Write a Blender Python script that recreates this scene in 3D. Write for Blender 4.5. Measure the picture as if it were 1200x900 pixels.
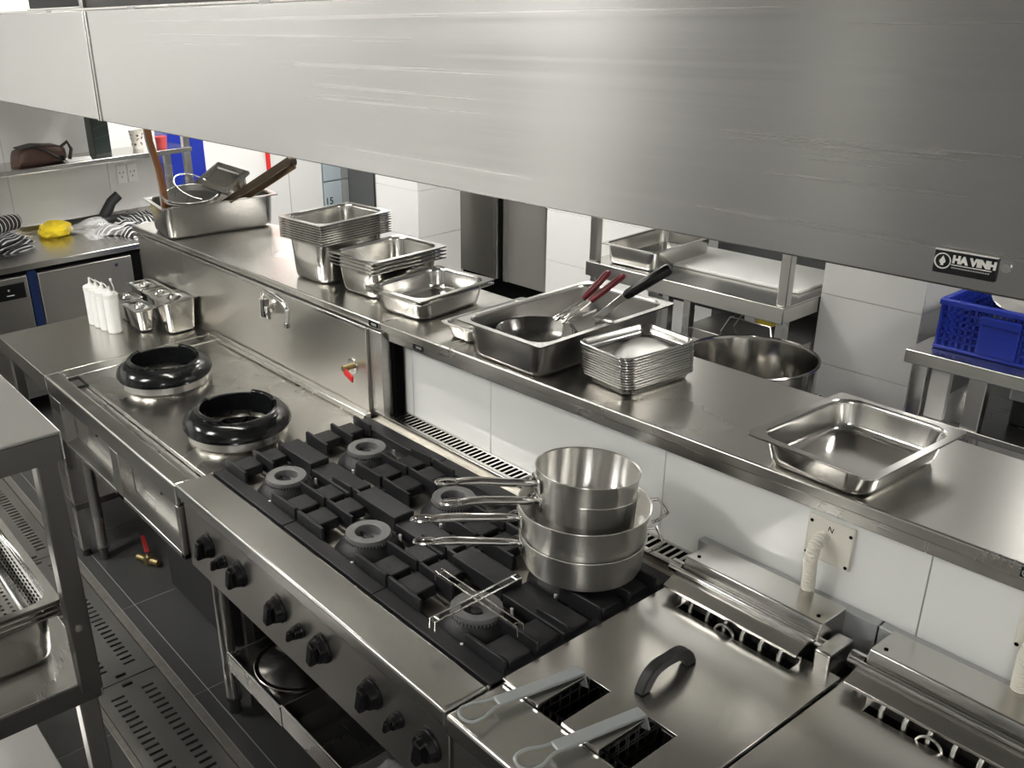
import bpy, bmesh, math, random
from mathutils import Matrix, Vector, Euler
for o in list(bpy.data.objects): bpy.data.objects.remove(o)
S = bpy.context.scene
COL = S.collection
PI = math.pi
rnd = random.Random(7)

# ------------------------------------------------------------------ camera, world, exposure
F_PX, PPX, PPY = 1115.8, 442.96, 477.28            # focal length and optical centre for a 1200x900 frame
R3 = ((0.58635824, 0.80880843, -0.04486577), (0.29853454, -0.26725115, -0.91621719), (-0.75303462, 0.52383752, -0.39816217))
cam_data = bpy.data.cameras.new('camera'); cam = bpy.data.objects.new('camera', cam_data); COL.objects.link(cam)
cam_data.sensor_fit = 'HORIZONTAL'; cam_data.sensor_width = 36.0
cam_data.lens = F_PX * 36.0 / 1200.0
cam_data.shift_x = (600.0 - PPX) / 1200.0
cam_data.shift_y = (PPY - 450.0) / 1200.0
cam_data.clip_start = 0.05
rx, ry, rz_ = [Vector(r) for r in R3]
m = Matrix((rx, -ry, -rz_)).transposed().to_4x4(); m.translation = (0, 0, 2.07)
cam.matrix_world = m
S.camera = cam

w = bpy.data.worlds.new('world'); S.world = w; w.use_nodes = True
w.node_tree.nodes['Background'].inputs[0].default_value = (0.75, 0.8, 0.85, 1)
w.node_tree.nodes['Background'].inputs[1].default_value = 0.3
S.view_settings.view_transform = 'Standard'; S.view_settings.look = 'None'
S.view_settings.exposure = 1.35; S.view_settings.gamma = 1.0; S.view_settings.use_curve_mapping = False

PANEL_POWER = 13.0        # emission strength of the ceiling light panels
HOOD_POWER = 24.0         # emission strength of the tube inside the hood

# ------------------------------------------------------------------ materials
def nt(name):
    mt = bpy.data.materials.new(name); mt.use_nodes = True
    n = mt.node_tree.nodes; return mt, n, mt.node_tree.links, n['Principled BSDF']

def plain(name, col, rough=0.5, metal=0.0, var=0.0, scale=20.0, bump=0.0, coat=0.0, trans=0.0, emit=0.0, ior=1.45, alpha=1.0, sss=0.0):
    mt, n, l, b = nt(name)
    b.inputs['Base Color'].default_value = (*col, 1); b.inputs['Roughness'].default_value = rough
    b.inputs['Metallic'].default_value = metal; b.inputs['IOR'].default_value = ior
    b.inputs['Coat Weight'].default_value = coat; b.inputs['Coat Roughness'].default_value = 0.05
    b.inputs['Transmission Weight'].default_value = trans
    b.inputs['Alpha'].default_value = alpha
    if sss: b.inputs['Subsurface Weight'].default_value = sss; b.inputs['Subsurface Radius'].default_value = (0.02, 0.02, 0.02)
    if emit:
        b.inputs['Emission Color'].default_value = (*col, 1); b.inputs['Emission Strength'].default_value = emit
    if var or bump:
        tc = n.new('ShaderNodeTexCoord'); no = n.new('ShaderNodeTexNoise'); no.inputs['Scale'].default_value = scale
        no.inputs['Detail'].default_value = 6
        l.new(tc.outputs['Object'], no.inputs['Vector'])
        if var:
            mr = n.new('ShaderNodeMapRange'); mr.inputs[3].default_value = 1 - var; mr.inputs[4].default_value = 1 + var
            l.new(no.outputs['Fac'], mr.inputs[0])
            mx = n.new('ShaderNodeVectorMath'); mx.operation = 'SCALE'; mx.inputs[0].default_value = col
            l.new(mr.outputs[0], mx.inputs['Scale']); l.new(mx.outputs[0], b.inputs['Base Color'])
            m2 = n.new('ShaderNodeMapRange'); m2.inputs[3].default_value = max(0.02, rough - var * .5); m2.inputs[4].default_value = min(1, rough + var * .5)
            l.new(no.outputs['Fac'], m2.inputs[0]); l.new(m2.outputs[0], b.inputs['Roughness'])
        if bump:
            bp = n.new('ShaderNodeBump'); bp.inputs['Strength'].default_value = bump; bp.inputs['Distance'].default_value = 0.002
            l.new(no.outputs['Fac'], bp.inputs['Height']); l.new(bp.outputs[0], b.inputs['Normal'])
    return mt

def steel(name, base=(0.62, 0.615, 0.6), rough=0.27, grain=(2.5, 180, 180), gstr=0.003, smudge=0.08, sscale=3.0, aniso=0.0, tangent=None, stain=0.0, bump=0.0, arot=0.0):
    """brushed stainless steel: grain stretched along one axis, smudges in the gloss, optional water stains"""
    mt, n, l, b = nt(name)
    b.inputs['Metallic'].default_value = 1.0
    tc = n.new('ShaderNodeTexCoord'); mp = n.new('ShaderNodeMapping'); mp.inputs['Scale'].default_value = grain
    l.new(tc.outputs['Object'], mp.inputs['Vector'])
    g = n.new('ShaderNodeTexNoise'); g.inputs['Scale'].default_value = 1.0; g.inputs['Detail'].default_value = 4
    l.new(mp.outputs[0], g.inputs['Vector'])
    s = n.new('ShaderNodeTexNoise'); s.inputs['Scale'].default_value = sscale; s.inputs['Detail'].default_value = 2
    l.new(tc.outputs['Object'], s.inputs['Vector'])
    r1 = n.new('ShaderNodeMapRange'); r1.inputs[1].default_value = .3; r1.inputs[2].default_value = .7; r1.inputs[3].default_value = -gstr; r1.inputs[4].default_value = gstr
    l.new(g.outputs['Fac'], r1.inputs[0])
    r2 = n.new('ShaderNodeMapRange'); r2.inputs[1].default_value = .15; r2.inputs[2].default_value = .85; r2.inputs[3].default_value = rough - smudge; r2.inputs[4].default_value = rough + smudge
    l.new(s.outputs['Fac'], r2.inputs[0])
    ad = n.new('ShaderNodeMath'); ad.operation = 'ADD'; ad.use_clamp = True
    l.new(r1.outputs[0], ad.inputs[0]); l.new(r2.outputs[0], ad.inputs[1]); l.new(ad.outputs[0], b.inputs['Roughness'])
    c1 = n.new('ShaderNodeMapRange'); c1.inputs[1].default_value = .3; c1.inputs[2].default_value = .7; c1.inputs[3].default_value = 1 - gstr * 1.2; c1.inputs[4].default_value = 1 + gstr * 1.2
    l.new(g.outputs['Fac'], c1.inputs[0])
    fac = c1.outputs[0]
    if stain:
        s2 = n.new('ShaderNodeTexNoise'); s2.inputs['Scale'].default_value = 5.5; s2.inputs['Detail'].default_value = 9; s2.inputs['Distortion'].default_value = 1.5
        l.new(tc.outputs['Object'], s2.inputs['Vector'])
        c2 = n.new('ShaderNodeMapRange'); c2.inputs[1].default_value = .42; c2.inputs[2].default_value = .62; c2.inputs[3].default_value = 1 - stain; c2.inputs[4].default_value = 1.0
        l.new(s2.outputs['Fac'], c2.inputs[0])
        mu = n.new('ShaderNodeMath'); mu.operation = 'MULTIPLY'; l.new(fac, mu.inputs[0]); l.new(c2.outputs[0], mu.inputs[1]); fac = mu.outputs[0]
    sc = n.new('ShaderNodeVectorMath'); sc.operation = 'SCALE'; sc.inputs[0].default_value = base
    l.new(fac, sc.inputs['Scale']); l.new(sc.outputs[0], b.inputs['Base Color'])
    if bump:
        bp = n.new('ShaderNodeBump'); bp.inputs['Strength'].default_value = bump; bp.inputs['Distance'].default_value = .00012
        l.new(g.outputs['Fac'], bp.inputs['Height']); l.new(bp.outputs[0], b.inputs['Normal'])
    if aniso:
        b.inputs['Anisotropic'].default_value = aniso
        if tangent == 'radial':
            cx = n.new('ShaderNodeTangent'); cx.direction_type = 'RADIAL'; cx.axis = 'Z'
        else:
            cx = n.new('ShaderNodeCombineXYZ'); cx.inputs[0].default_value, cx.inputs[1].default_value, cx.inputs[2].default_value = tangent
        l.new(cx.outputs[0], b.inputs['Tangent']); b.inputs['Anisotropic Rotation'].default_value = arot
    return mt

def wave_fabric(name, a, b_, scale, rot=(0, 0, 0), rough=.85, wtype='BANDS', bump=.3):
    mt, n, l, b = nt(name)
    tc = n.new('ShaderNodeTexCoord'); mp = n.new('ShaderNodeMapping'); mp.inputs['Rotation'].default_value = rot
    l.new(tc.outputs['Object'], mp.inputs['Vector'])
    wv = n.new('ShaderNodeTexWave'); wv.wave_type = wtype; wv.inputs['Scale'].default_value = scale; wv.inputs['Distortion'].default_value = .7
    l.new(mp.outputs[0], wv.inputs['Vector'])
    cr = n.new('ShaderNodeValToRGB'); cr.color_ramp.elements[0].color = (*a, 1); cr.color_ramp.elements[1].color = (*b_, 1)
    cr.color_ramp.elements[0].position = .72; cr.color_ramp.elements[1].position = .8
    l.new(wv.outputs['Fac'], cr.inputs[0]); l.new(cr.outputs[0], b.inputs['Base Color']); b.inputs['Roughness'].default_value = rough
    return mt

M = {}
M['hood'] = steel('hood_steel', (0.50, 0.495, 0.485), .25, (.7, .7, 170), .022, .03, 1.6, .85, (1, 0, 0), arot=.25)
M['hoodtrim'] = steel('hood_trim_steel', (0.66, 0.65, 0.63), .25)
M['top'] = steel('worktop_steel', (0.60, 0.59, 0.565), .24, smudge=.06, sscale=2.5)
M['topY'] = steel('cross_brushed_steel', (0.60, 0.585, 0.55), .25, (180, 2.5, 180), .002, smudge=.05, sscale=2.0)
M['wok'] = steel('stained_wok_top_steel', (0.60, 0.585, 0.55), .26, (3, 150, 150), .003, .10, 5, stain=.13)
M['side'] = steel('panel_steel', (0.56, 0.55, 0.53), .28, smudge=.06, sscale=2)
M['splash'] = steel('splashback_steel', (0.60, 0.585, 0.55), .30, (150, 150, 3), .003, .045, 1.6)
M['panel'] = steel('control_panel_steel', (0.50, 0.48, 0.45), .34, smudge=.04, sscale=2)
M['pan'] = steel('pan_steel', (0.63, 0.62, 0.595), .17, (60, 60, 90), .003, .025, 5)
M['pandull'] = steel('dull_pan_steel', (0.52, 0.51, 0.49), .24, (60, 60, 90), .003, .025, 5)
M['traysteel'] = steel('oven_tray_steel', (0.50, 0.49, 0.47), .18, (60, 60, 90), .003, .025, 5)
M['pot'] = steel('pot_steel', (0.72, 0.705, 0.675), .30, (6, 6, 200), .006, .02, 6, .97, 'radial', arot=.25)
M['chrome'] = steel('chrome', (0.75, 0.74, 0.72), .09, (30, 30, 30), .01, .02, 6)
M['leg'] = steel('leg_steel', (0.55, 0.54, 0.52), .28, (420, 420, 3), smudge=.05)
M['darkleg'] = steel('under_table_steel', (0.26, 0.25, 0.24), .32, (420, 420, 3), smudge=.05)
M['door'] = steel('fridge_door_steel', (0.47, 0.455, 0.43), .36, (150, 150, 3), .01, .05, 2)
M['darkpot'] = steel('polished_pot_steel', (0.42, 0.41, 0.39), .13, (30, 30, 60), .01, .03, 6)
M['bowl'] = steel('dark_bowl_steel', (0.24, 0.235, 0.225), .22, (30, 30, 60), .02, .06, 9)
M['postgalv'] = steel('galvanised_post', (0.60, 0.59, 0.56), .42, (60, 60, 60), .05, .06, 12)
M['tray'] = steel('spill_tray_steel', (0.66, 0.63, 0.57), .45, stain=.2)
M['rack'] = steel('near_rack_steel', (0.55, 0.545, 0.53), .36, (300, 420, 420), .03, .05, 3)
M['galv'] = plain('grey_coated_metal', (0.42, 0.43, 0.43), .45, .4, .06, 60)
M['iron'] = plain('cast_iron', (0.014, 0.014, 0.0155), .5, 0, .12, 120, .35)
M['burner'] = plain('burner_iron', (0.20, 0.20, 0.20), .45, .4, .12, 90, .2)
M['ring'] = plain('enamelled_wok_ring', (0.007, 0.0075, 0.008), .14, 0, .06, 30, .1)
M['black'] = plain('black_plastic', (0.008, 0.008, 0.009), .24, 0, .04, 40)
M['blackmatt'] = plain('matt_black_plastic', (0.02, 0.02, 0.021), .55, 0, .08, 60)
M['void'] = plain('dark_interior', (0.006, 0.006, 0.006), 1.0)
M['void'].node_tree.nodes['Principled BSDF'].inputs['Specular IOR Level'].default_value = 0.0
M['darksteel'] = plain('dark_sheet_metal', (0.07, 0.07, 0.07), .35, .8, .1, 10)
M['tile'] = plain('glossy_white_wall_tile', (0.78, 0.79, 0.77), .10, 0, .015, 3, 0, .3)
M['wtile'] = plain('white_wall_tile', (0.74, 0.74, 0.72), .14, 0, .015, 3)
M['grout'] = plain('pale_grout', (0.50, 0.50, 0.48), .8)
M['paint'] = plain('white_paint', (0.72, 0.72, 0.70), .55, 0, .02, 3)
M['reflectgrey'] = plain('mid_grey_for_reflection', (0.30, 0.30, 0.295), .5, 0, .02, 3)  # grey for the rear pieces added to shape steel reflections
M['ceil'] = plain('ceiling_board', (0.70, 0.70, 0.68), .8)
M['floor'] = plain('dark_stone_tile', (0.050, 0.050, 0.049), .36, 0, .14, 14, .1)
M['fgrout'] = plain('floor_grout', (0.30, 0.30, 0.29), .8)
M['rail'] = plain('worn_drain_rail', (0.22, 0.21, 0.19), .45, .6, .35, 40, .3)
M['grate'] = plain('drain_cover_steel', (0.23, 0.225, 0.215), .38, .8, .12, 12)
M['red'] = plain('red_vinyl', (0.26, 0.02, 0.018), .35)
M['brightred'] = plain('bright_red_paint', (0.65, 0.02, 0.02), .4)
M['silicone'] = plain('dark_red_silicone', (0.17, 0.012, 0.02), .35)
M['brass'] = plain('dull_brass', (0.32, 0.25, 0.12), .4, .9)
M['white'] = plain('white_plastic', (0.80, 0.80, 0.77), .35)
M['cream'] = plain('cream_plastic', (0.74, 0.71, 0.63), .4)
M['bottle'] = plain('milky_plastic', (0.88, 0.88, 0.86), .35, trans=.12, sss=.25)
M['blue'] = plain('blue_plastic', (0.008, 0.026, 0.30), .38, 0, .08, 20)
M['bluestrip'] = plain('navy_paint', (0.006, 0.018, 0.075), .4)
M['yellow'] = plain('yellow_rubber', (0.78, 0.58, 0.02), .4)
M['leather'] = plain('brown_leather', (0.075, 0.038, 0.028), .5, 0, .3, 18, .3)
M['leatherdark'] = plain('dark_leather', (0.028, 0.02, 0.017), .5, 0, .2, 18, .3)
M['greyhandle'] = plain('grey_coated_handle', (0.40, 0.42, 0.42), .38, .25)
M['tool'] = plain('dark_tong_steel', (0.11, 0.085, 0.06), .32, .9, .1, 40)
M['toolbrown'] = plain('brown_tong_steel', (0.20, 0.13, 0.07), .32, .9, .1, 40)
M['wood'] = plain('brown_wood', (0.23, 0.085, 0.025), .45, 0, .15, 9)
M['woodpale'] = plain('pale_wood', (0.55, 0.50, 0.43), .5, 0, .1, 9)
M['wire'] = plain('wire_steel', (0.62, 0.61, 0.58), .22, 1.0)
M['mesh'] = plain('sieve_mesh', (0.20, 0.20, 0.19), .45, .7)
M['locker'] = plain('grey_blue_locker_paint', (0.40, 0.46, 0.50), .4)
M['lockerdark'] = plain('dark_grey_locker_paint', (0.10, 0.105, 0.105), .45)
M['paper'] = plain('white_paper', (0.8, 0.8, 0.78), .7)
M['cup'] = plain('spotted_cup', (0.68, 0.66, 0.60), .4, 0, .3, 60)
M['juice'] = plain('red_drink', (0.55, 0.004, 0.008), .3)
M['clear'] = plain('clear_plastic', (0.95, 0.95, 0.95), .08, trans=1.0, ior=1.2)
M['cupwall'] = plain('clear_cup', (0.9, 0.9, 0.9), .1, alpha=.10)
M['film'] = plain('clear_film', (0.9, 0.9, 0.9), .05, alpha=.28)
M['blackbox'] = plain('black_green_card', (0.012, 0.02, 0.016), .35)
M['stripe'] = wave_fabric('striped_cloth', (0.012, 0.012, 0.014), (0.60, 0.60, 0.59), 9, (0, 0, .5))
M['check'] = wave_fabric('dark_checked_cloth', (0.015, 0.016, 0.018), (0.45, 0.45, 0.45), 13, (0, 0, -.3))
M['label'] = plain('pale_lettering', (0.72, 0.71, 0.66), .4)
M['ink'] = plain('dark_ink', (0.015, 0.015, 0.018), .5)
M['lamp'] = plain('lit_diffuser', (1.0, 0.98, 0.94), .5, emit=PANEL_POWER)
M['tube'] = plain('lit_tube', (1.0, 0.97, 0.90), .5, emit=HOOD_POWER)

# ------------------------------------------------------------------ mesh builder
class MB:
    def __init__(s): s.v = []; s.f = []
    def add(s, vs, fs):
        k = len(s.v); s.v += [tuple(v) for v in vs]; s.f += [tuple(i + k for i in f) for f in fs]; return s
    def box(s, a, b):
        (x0, y0, z0), (x1, y1, z1) = a, b
        return s.add([(x0, y0, z0), (x1, y0, z0), (x1, y1, z0), (x0, y1, z0), (x0, y0, z1), (x1, y0, z1), (x1, y1, z1), (x0, y1, z1)],
                     [(0, 3, 2, 1), (4, 5, 6, 7), (0, 1, 5, 4), (1, 2, 6, 5), (2, 3, 7, 6), (3, 0, 4, 7)])
    def obox(s, c, size, rot=(0, 0, 0)):
        mt = Matrix.Translation(c) @ (Euler(rot).to_matrix().to_4x4())
        hx, hy, hz = [q / 2 for q in size]
        vs = [mt @ Vector((x, y, z)) for z in (-hz, hz) for x, y in ((-hx, -hy), (hx, -hy), (hx, hy), (-hx, hy))]
        return s.add(vs, [(0, 3, 2, 1), (4, 5, 6, 7), (0, 1, 5, 4), (1, 2, 6, 5), (2, 3, 7, 6), (3, 0, 4, 7)])
    def beam(s, p0, p1, wd, th, up=(0, 0, 1)):
        p0, p1 = Vector(p0), Vector(p1); d = (p1 - p0).normalized(); u = Vector(up); sd = d.cross(u).normalized(); u = sd.cross(d)
        vs = [p + sd * a * wd / 2 + u * b * th / 2 for p in (p0, p1) for a, b in ((-1, -1), (1, -1), (1, 1), (-1, 1))]
        return s.add(vs, [(0, 3, 2, 1), (4, 5, 6, 7), (0, 1, 5, 4), (1, 2, 6, 5), (2, 3, 7, 6), (3, 0, 4, 7)])
    def prism(s, pts, axis, a, b):
        n = len(pts)
        def P(p, t): return {'x': (t, p[0], p[1]), 'y': (p[0], t, p[1]), 'z': (p[0], p[1], t)}[axis]
        return s.add([P(p, a) for p in pts] + [P(p, b) for p in pts],
                     [tuple(range(n))[::-1], tuple(range(n, 2 * n))] + [(i, (i + 1) % n, n + (i + 1) % n, n + i) for i in range(n)])
    def loft(s, rings, cap0=True, cap1=True, closed=True):
        n = len(rings[0]); vs = [p for r in rings for p in r]; fs = []
        for k in range(len(rings) - 1):
            for i in range(n if closed else n - 1):
                j = (i + 1) % n; fs.append((k * n + i, k * n + j, (k + 1) * n + j, (k + 1) * n + i))
        if cap0: fs.append(tuple(range(n))[::-1])
        if cap1: fs.append(tuple(range((len(rings) - 1) * n, len(rings) * n)))
        return s.add(vs, fs)
    def lathe(s, prof, c=(0, 0, 0), n=32, a0=0.0, a1=2 * PI):
        full = abs(a1 - a0 - 2 * PI) < 1e-6; m_ = n if full else n + 1
        vs = [(c[0] + r * math.cos(a0 + (a1 - a0) * i / n), c[1] + r * math.sin(a0 + (a1 - a0) * i / n), c[2] + z) for r, z in prof for i in range(m_)]
        fs = []
        for k in range(len(prof) - 1):
            for i in range(n):
                j = (i + 1) % m_; fs.append((k * m_ + i, k * m_ + j, (k + 1) * m_ + j, (k + 1) * m_ + i))
        if not full:
            fs.append(tuple(k * m_ for k in range(len(prof)))); fs.append(tuple(k * m_ + n for k in range(len(prof)))[::-1])
        return s.add(vs, fs)
    def cyl(s, p0, p1, r, n=16, r1=None, cap=True):
        return s.tube([p0, p1], [r, r if r1 is None else r1], n, cap=cap)
    def tube(s, pts, r, n=8, closed=False, cap=True):
        pts = [Vector(p) for p in pts]; N = len(pts)
        rs = r if isinstance(r, (list, tuple)) else [r] * N
        tg = []
        for i in range(N):
            a = pts[i - 1] if (i or closed) else pts[i]; b = pts[(i + 1) % N] if (i < N - 1 or closed) else pts[i]
            tg.append((b - a).normalized())
        u = tg[0].orthogonal().normalized(); rings = []
        for i in range(N):
            if i:
                q = tg[i - 1].rotation_difference(tg[i]); u = q @ u
            u = (u - tg[i] * u.dot(tg[i])).normalized(); v = tg[i].cross(u)
            rings.append([pts[i] + (u * math.cos(2 * PI * k / n) + v * math.sin(2 * PI * k / n)) * rs[i] for k in range(n)])
        if closed: rings.append(rings[0])
        return s.loft(rings, cap and not closed, cap and not closed)
    def build(s, name, mat, parent=None, bevel=0.0, smooth=35, kind=None, seg=2, solid=0.0, local=False, sub=0, loc=None):
        me = bpy.data.meshes.new(name)
        off = Vector((0, 0, 0))
        if not local:
            p = parent
            while p is not None: off += p.location; p = p.parent
            if loc is not None: off += Vector(loc)
        me.from_pydata([tuple(Vector(v) - off) for v in s.v], [], s.f)
        bm = bmesh.new(); bm.from_mesh(me); bmesh.ops.remove_doubles(bm, verts=bm.verts, dist=1e-6)
        bmesh.ops.recalc_face_normals(bm, faces=bm.faces); bm.to_mesh(me); bm.free()
        me.materials.append(mat)
        o = bpy.data.objects.new(name, me); COL.objects.link(o)
        if loc is not None: o.location = loc
        if parent is not None: o.parent = parent
        if smooth:
            me.polygons.foreach_set('use_smooth', [True] * len(me.polygons)); me.set_sharp_from_angle(angle=math.radians(smooth))
        if sub: md = o.modifiers.new('subdivide', 'SUBSURF'); md.levels = md.render_levels = sub
        if solid: md = o.modifiers.new('thickness', 'SOLIDIFY'); md.thickness = solid; md.offset = 0
        if bevel:
            md = o.modifiers.new('bevel', 'BEVEL'); md.width = bevel; md.segments = seg; md.limit_method = 'ANGLE'; md.angle_limit = math.radians(40)
        if kind: o['kind'] = kind
        return o

def bx(name, a, b, mat, parent=None, bevel=.002, **k): return MB().box(a, b).build(name, mat, parent, bevel, **k)
def thing(name, label, cat, loc=(0, 0, 0), group=None, rotz=0.0):
    o = bpy.data.objects.new(name, None); COL.objects.link(o); o.location = loc; o.empty_display_size = .1
    o.rotation_euler = (0, 0, rotz)
    return tag(o, label, cat, group)
def tag(o, label, cat, group=None):
    o['label'] = label; o['category'] = cat
    if group: o['group'] = group
    return o
def copy_tree(o, parent=None):
    c = o.copy(); COL.objects.link(c)
    if parent is not None: c.parent = parent
    for ch in list(o.children): copy_tree(ch, c)
    return c
def rrect(w_, l_, r, n=5, cx=0, cy=0, z=0):
    r = min(r, w_ / 2 - 1e-4, l_ / 2 - 1e-4); pts = []
    for k, (sx, sy) in enumerate(((1, 1), (-1, 1), (-1, -1), (1, -1))):
        for i in range(n + 1):
            a = (k + i / n) * PI / 2
            pts.append((cx + sx * (w_ / 2 - r) + r * math.cos(a), cy + sy * (l_ / 2 - r) + r * math.sin(a), z))
    return pts
def arc(c, r, a0, a1, n, ax=(1, 0, 0), ay=(0, 0, 1)):
    c, ax, ay = Vector(c), Vector(ax), Vector(ay)
    return [c + ax * r * math.cos(a0 + (a1 - a0) * i / n) + ay * r * math.sin(a0 + (a1 - a0) * i / n) for i in range(n + 1)]
def text(name, s, size, mat, parent, origin, xdir, ydir, depth=.0006, bold=0.0):
    """flat lettering as a mesh: origin is the lower left corner, in world coordinates"""
    cu = bpy.data.curves.new(name, 'FONT'); cu.body = s; cu.size = size; cu.extrude = depth / 2; cu.offset = bold; cu.resolution_u = 3
    t = bpy.data.objects.new('temp_text', cu); COL.objects.link(t)
    dg = bpy.context.evaluated_depsgraph_get(); me = bpy.data.meshes.new_from_object(t.evaluated_get(dg))
    bpy.data.objects.remove(t); bpy.data.curves.remove(cu)
    x, y = Vector(xdir).normalized(), Vector(ydir).normalized(); z = x.cross(y)
    mt = Matrix((x, y, z)).transposed().to_4x4()
    off = Vector(origin); p = parent
    while p is not None: off -= p.location; p = p.parent
    mt.translation = off; me.transform(mt); me.materials.clear(); me.materials.append(mat); me.name = name
    o = bpy.data.objects.new(name, me); COL.objects.link(o)
    if parent is not None: o.parent = parent
    return o
ORD = ['first', 'second', 'third', 'fourth', 'fifth', 'sixth', 'seventh', 'eighth', 'ninth', 'tenth', 'eleventh', 'twelfth', 'thirteenth']
RG, SH = 0.82, 1.15       # worktop height of the cooking line, height of the pass shelf

# ================================================================== THE SETTING
def struct(o): o['kind'] = 'structure'; return o
CZ = 2.9
floor = struct(MB().box((-8.6, -3, -.12), (3.2, .618, -.0012)).box((-8.6, .872, -.12), (3.2, 7.6, -.0012)).box((-8.6, .618, -.14), (3.2, .872, -.10)).build('floor', M['fgrout'], None, 0))
tcache = {}
def floor_tile(x0, x1, y0, y1):
    k = (round(x1 - x0, 3), round(y1 - y0, 3))
    if k not in tcache:
        a, b_ = k[0] / 2 - .0015, k[1] / 2 - .0015
        o = MB().box((-a, -b_, -.008), (a, b_, 0)).build('tile', M['floor'], floor, .0006, local=True, seg=1); tcache[k] = o
    else:
        o = tcache[k].copy(); COL.objects.link(o); o.parent = floor
    o.location = ((x0 + x1) / 2, (y0 + y1) / 2, 0)
xs = [-3.02 + .61 * i for i in range(-9, 11)]
for i in range(len(xs) - 1):
    for y0, y1 in ((-3, -1.8), (-1.8, -1.2), (-1.2, -.6), (-.6, 0.0), (0.0, .61), (.888, .94), (.94, 1.54), (1.54, 2.14), (2.14, 2.74), (2.74, 3.34), (3.34, 3.94)):
        if y0 > 1.5 and xs[i] > -.6: continue
        floor_tile(xs[i], xs[i + 1], y0, y1)
ceiling = struct(bx('ceiling', (-8.6, -3, CZ), (3.2, 7.6, CZ + .08), M['ceil'], None, 0))
wall_rear = struct(bx('wall_rear', (-8.6, -3.1, 0), (-3.9, -3, CZ), M['paint'], None, 0))
struct(bx('wall_rear_reflect_grey', (-3.9, -3.1, 0), (-1.1, -3, CZ), M['reflectgrey'], None, 0))  # unseen wall section, greyed to darken the right of the hood's reflection
struct(bx('wall_rear_plain', (-1.1, -3.1, 0), (3.2, -3, CZ), M['paint'], None, 0))
struct(bx('dark_reflect_strip_1', (.3, -2.999, 0), (1.2, -2.96, 2.2), M['reflectgrey'], None, .004))  # added dark upright, unseen, for streaks reflected in hood and pots
struct(bx('dark_reflect_strip_2', (-6.6, -2.999, 0), (-5.9, -2.96, 2.2), M['reflectgrey'], None, .004))  # another added dark upright for the reflected streaks
struct(bx('dark_reflect_strip_3', (-5.2, -2.999, 0), (-4.75, -2.96, 2.2), M['reflectgrey'], None, .004))  # narrow dark upright, added for the same streaks
struct(bx('light_reflect_strip', (-2.75, -2.999, 0), (-2.35, -2.96, 2.3), M['paint'], None, .004))  # added pale upright giving a bright streak in the hood's reflection
wall_far = struct(bx('wall_far', (-8.6, 7.5, 0), (3.2, 7.6, CZ), M['paint'], None, 0))
wall_right = struct(bx('wall_right', (3.1, -3, 0), (3.2, 7.5, CZ), M['paint'], None, 0))
wall_outer = struct(bx('wall_outer', (-8.6, -3, 0), (-8.5, 7.5, CZ), M['paint'], None, 0))
wall_left = struct(bx('wall_left', (-5.92, -3, 0), (-5.808, 2.44, CZ), M['grout'], None, 0))
def wall_tiles(parent, axis, plane, depth, u0, u1, z0, z1, us, zs, mat):
    """glazed tiles on a wall: axis 'x' means the wall faces along x; us / zs are the joints"""
    us = [u0] + [u for u in us if u0 + .02 < u < u1 - .02] + [u1]; zs = [z0] + [z for z in zs if z0 + .02 < z < z1 - .02] + [z1]
    for a, b_ in zip(us, us[1:]):
        for c, d in zip(zs, zs[1:]):
            g = .0012
            lo, hi = sorted((plane, plane + depth))
            if axis == 'x': A, B = (lo, a + g, c + g), (hi, b_ - g, d - g)
            else: A, B = (a + g, lo, c + g), (b_ - g, hi, d - g)
            MB().box(A, B).build('tile', mat, parent, .0008, seg=1)
wall_tiles(wall_left, 'x', -5.8, -.008, -3, 2.44, .0, CZ, [1.506 + .6 * i for i in range(-8, 3)], [.05, .65, 1.262, 1.86, 2.46], M['wtile'])
wall_side = struct(bx('wall_side', (-6.35, 2.95, 0), (-6.2, 3.9, CZ), M['paint'], None, .002))
struct(bx('trim_1', (-6.199, 3.608, 0), (-6.196, 3.614, CZ), M['grout'], wall_side, 0))
# columns and partition behind the pass
def column(name, x0, x1, y0, y1, zs, mat=M['wtile']):
    c = struct(bx(name, (x0 + .008, y0 + .008, 0), (x1 - .008, y1, CZ), M['grout'], None, 0))
    for f in 'front', 'right':
        if f == 'front': wall_tiles(c, 'y', y0, .008, x0, x1, 0, CZ, [], zs, mat)
        else: wall_tiles(c, 'x', x1, -.008, y0 + .008, y1, 0, CZ, [], zs, mat)
    return c
ZJ = [.196 + .308 * i for i in range(9)]
column('wall_column_1', -5.36, -4.895, 3.8, 4.16, [z + .075 for z in ZJ])
column('wall_column_2', -2.103, -1.678, 3.8, 4.2, ZJ)
column('wall_partition', -4.08, -3.29, 4.15, 4.3, [z + .02 for z in ZJ])
struct(bx('dark_backdrop', (-3.29, 4.75, 0), (1.5, 4.85, 2.25), M['lockerdark'], None, 0))  # dark backdrop added so the pass shelf reflects a dark far room
# the low tiled wall carrying the pass shelf
wall_pass = struct(bx('wall_pass', (-4.10, 1.672, 0), (.4, 1.99, 1.118), M['grout'], None, 0))
wall_tiles(wall_pass, 'y', 1.664, .008, -2.235, .4, .0, 1.118, [-2.195, -1.836, -1.236, -.636, -.036], [.62], M['tile'])

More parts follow.
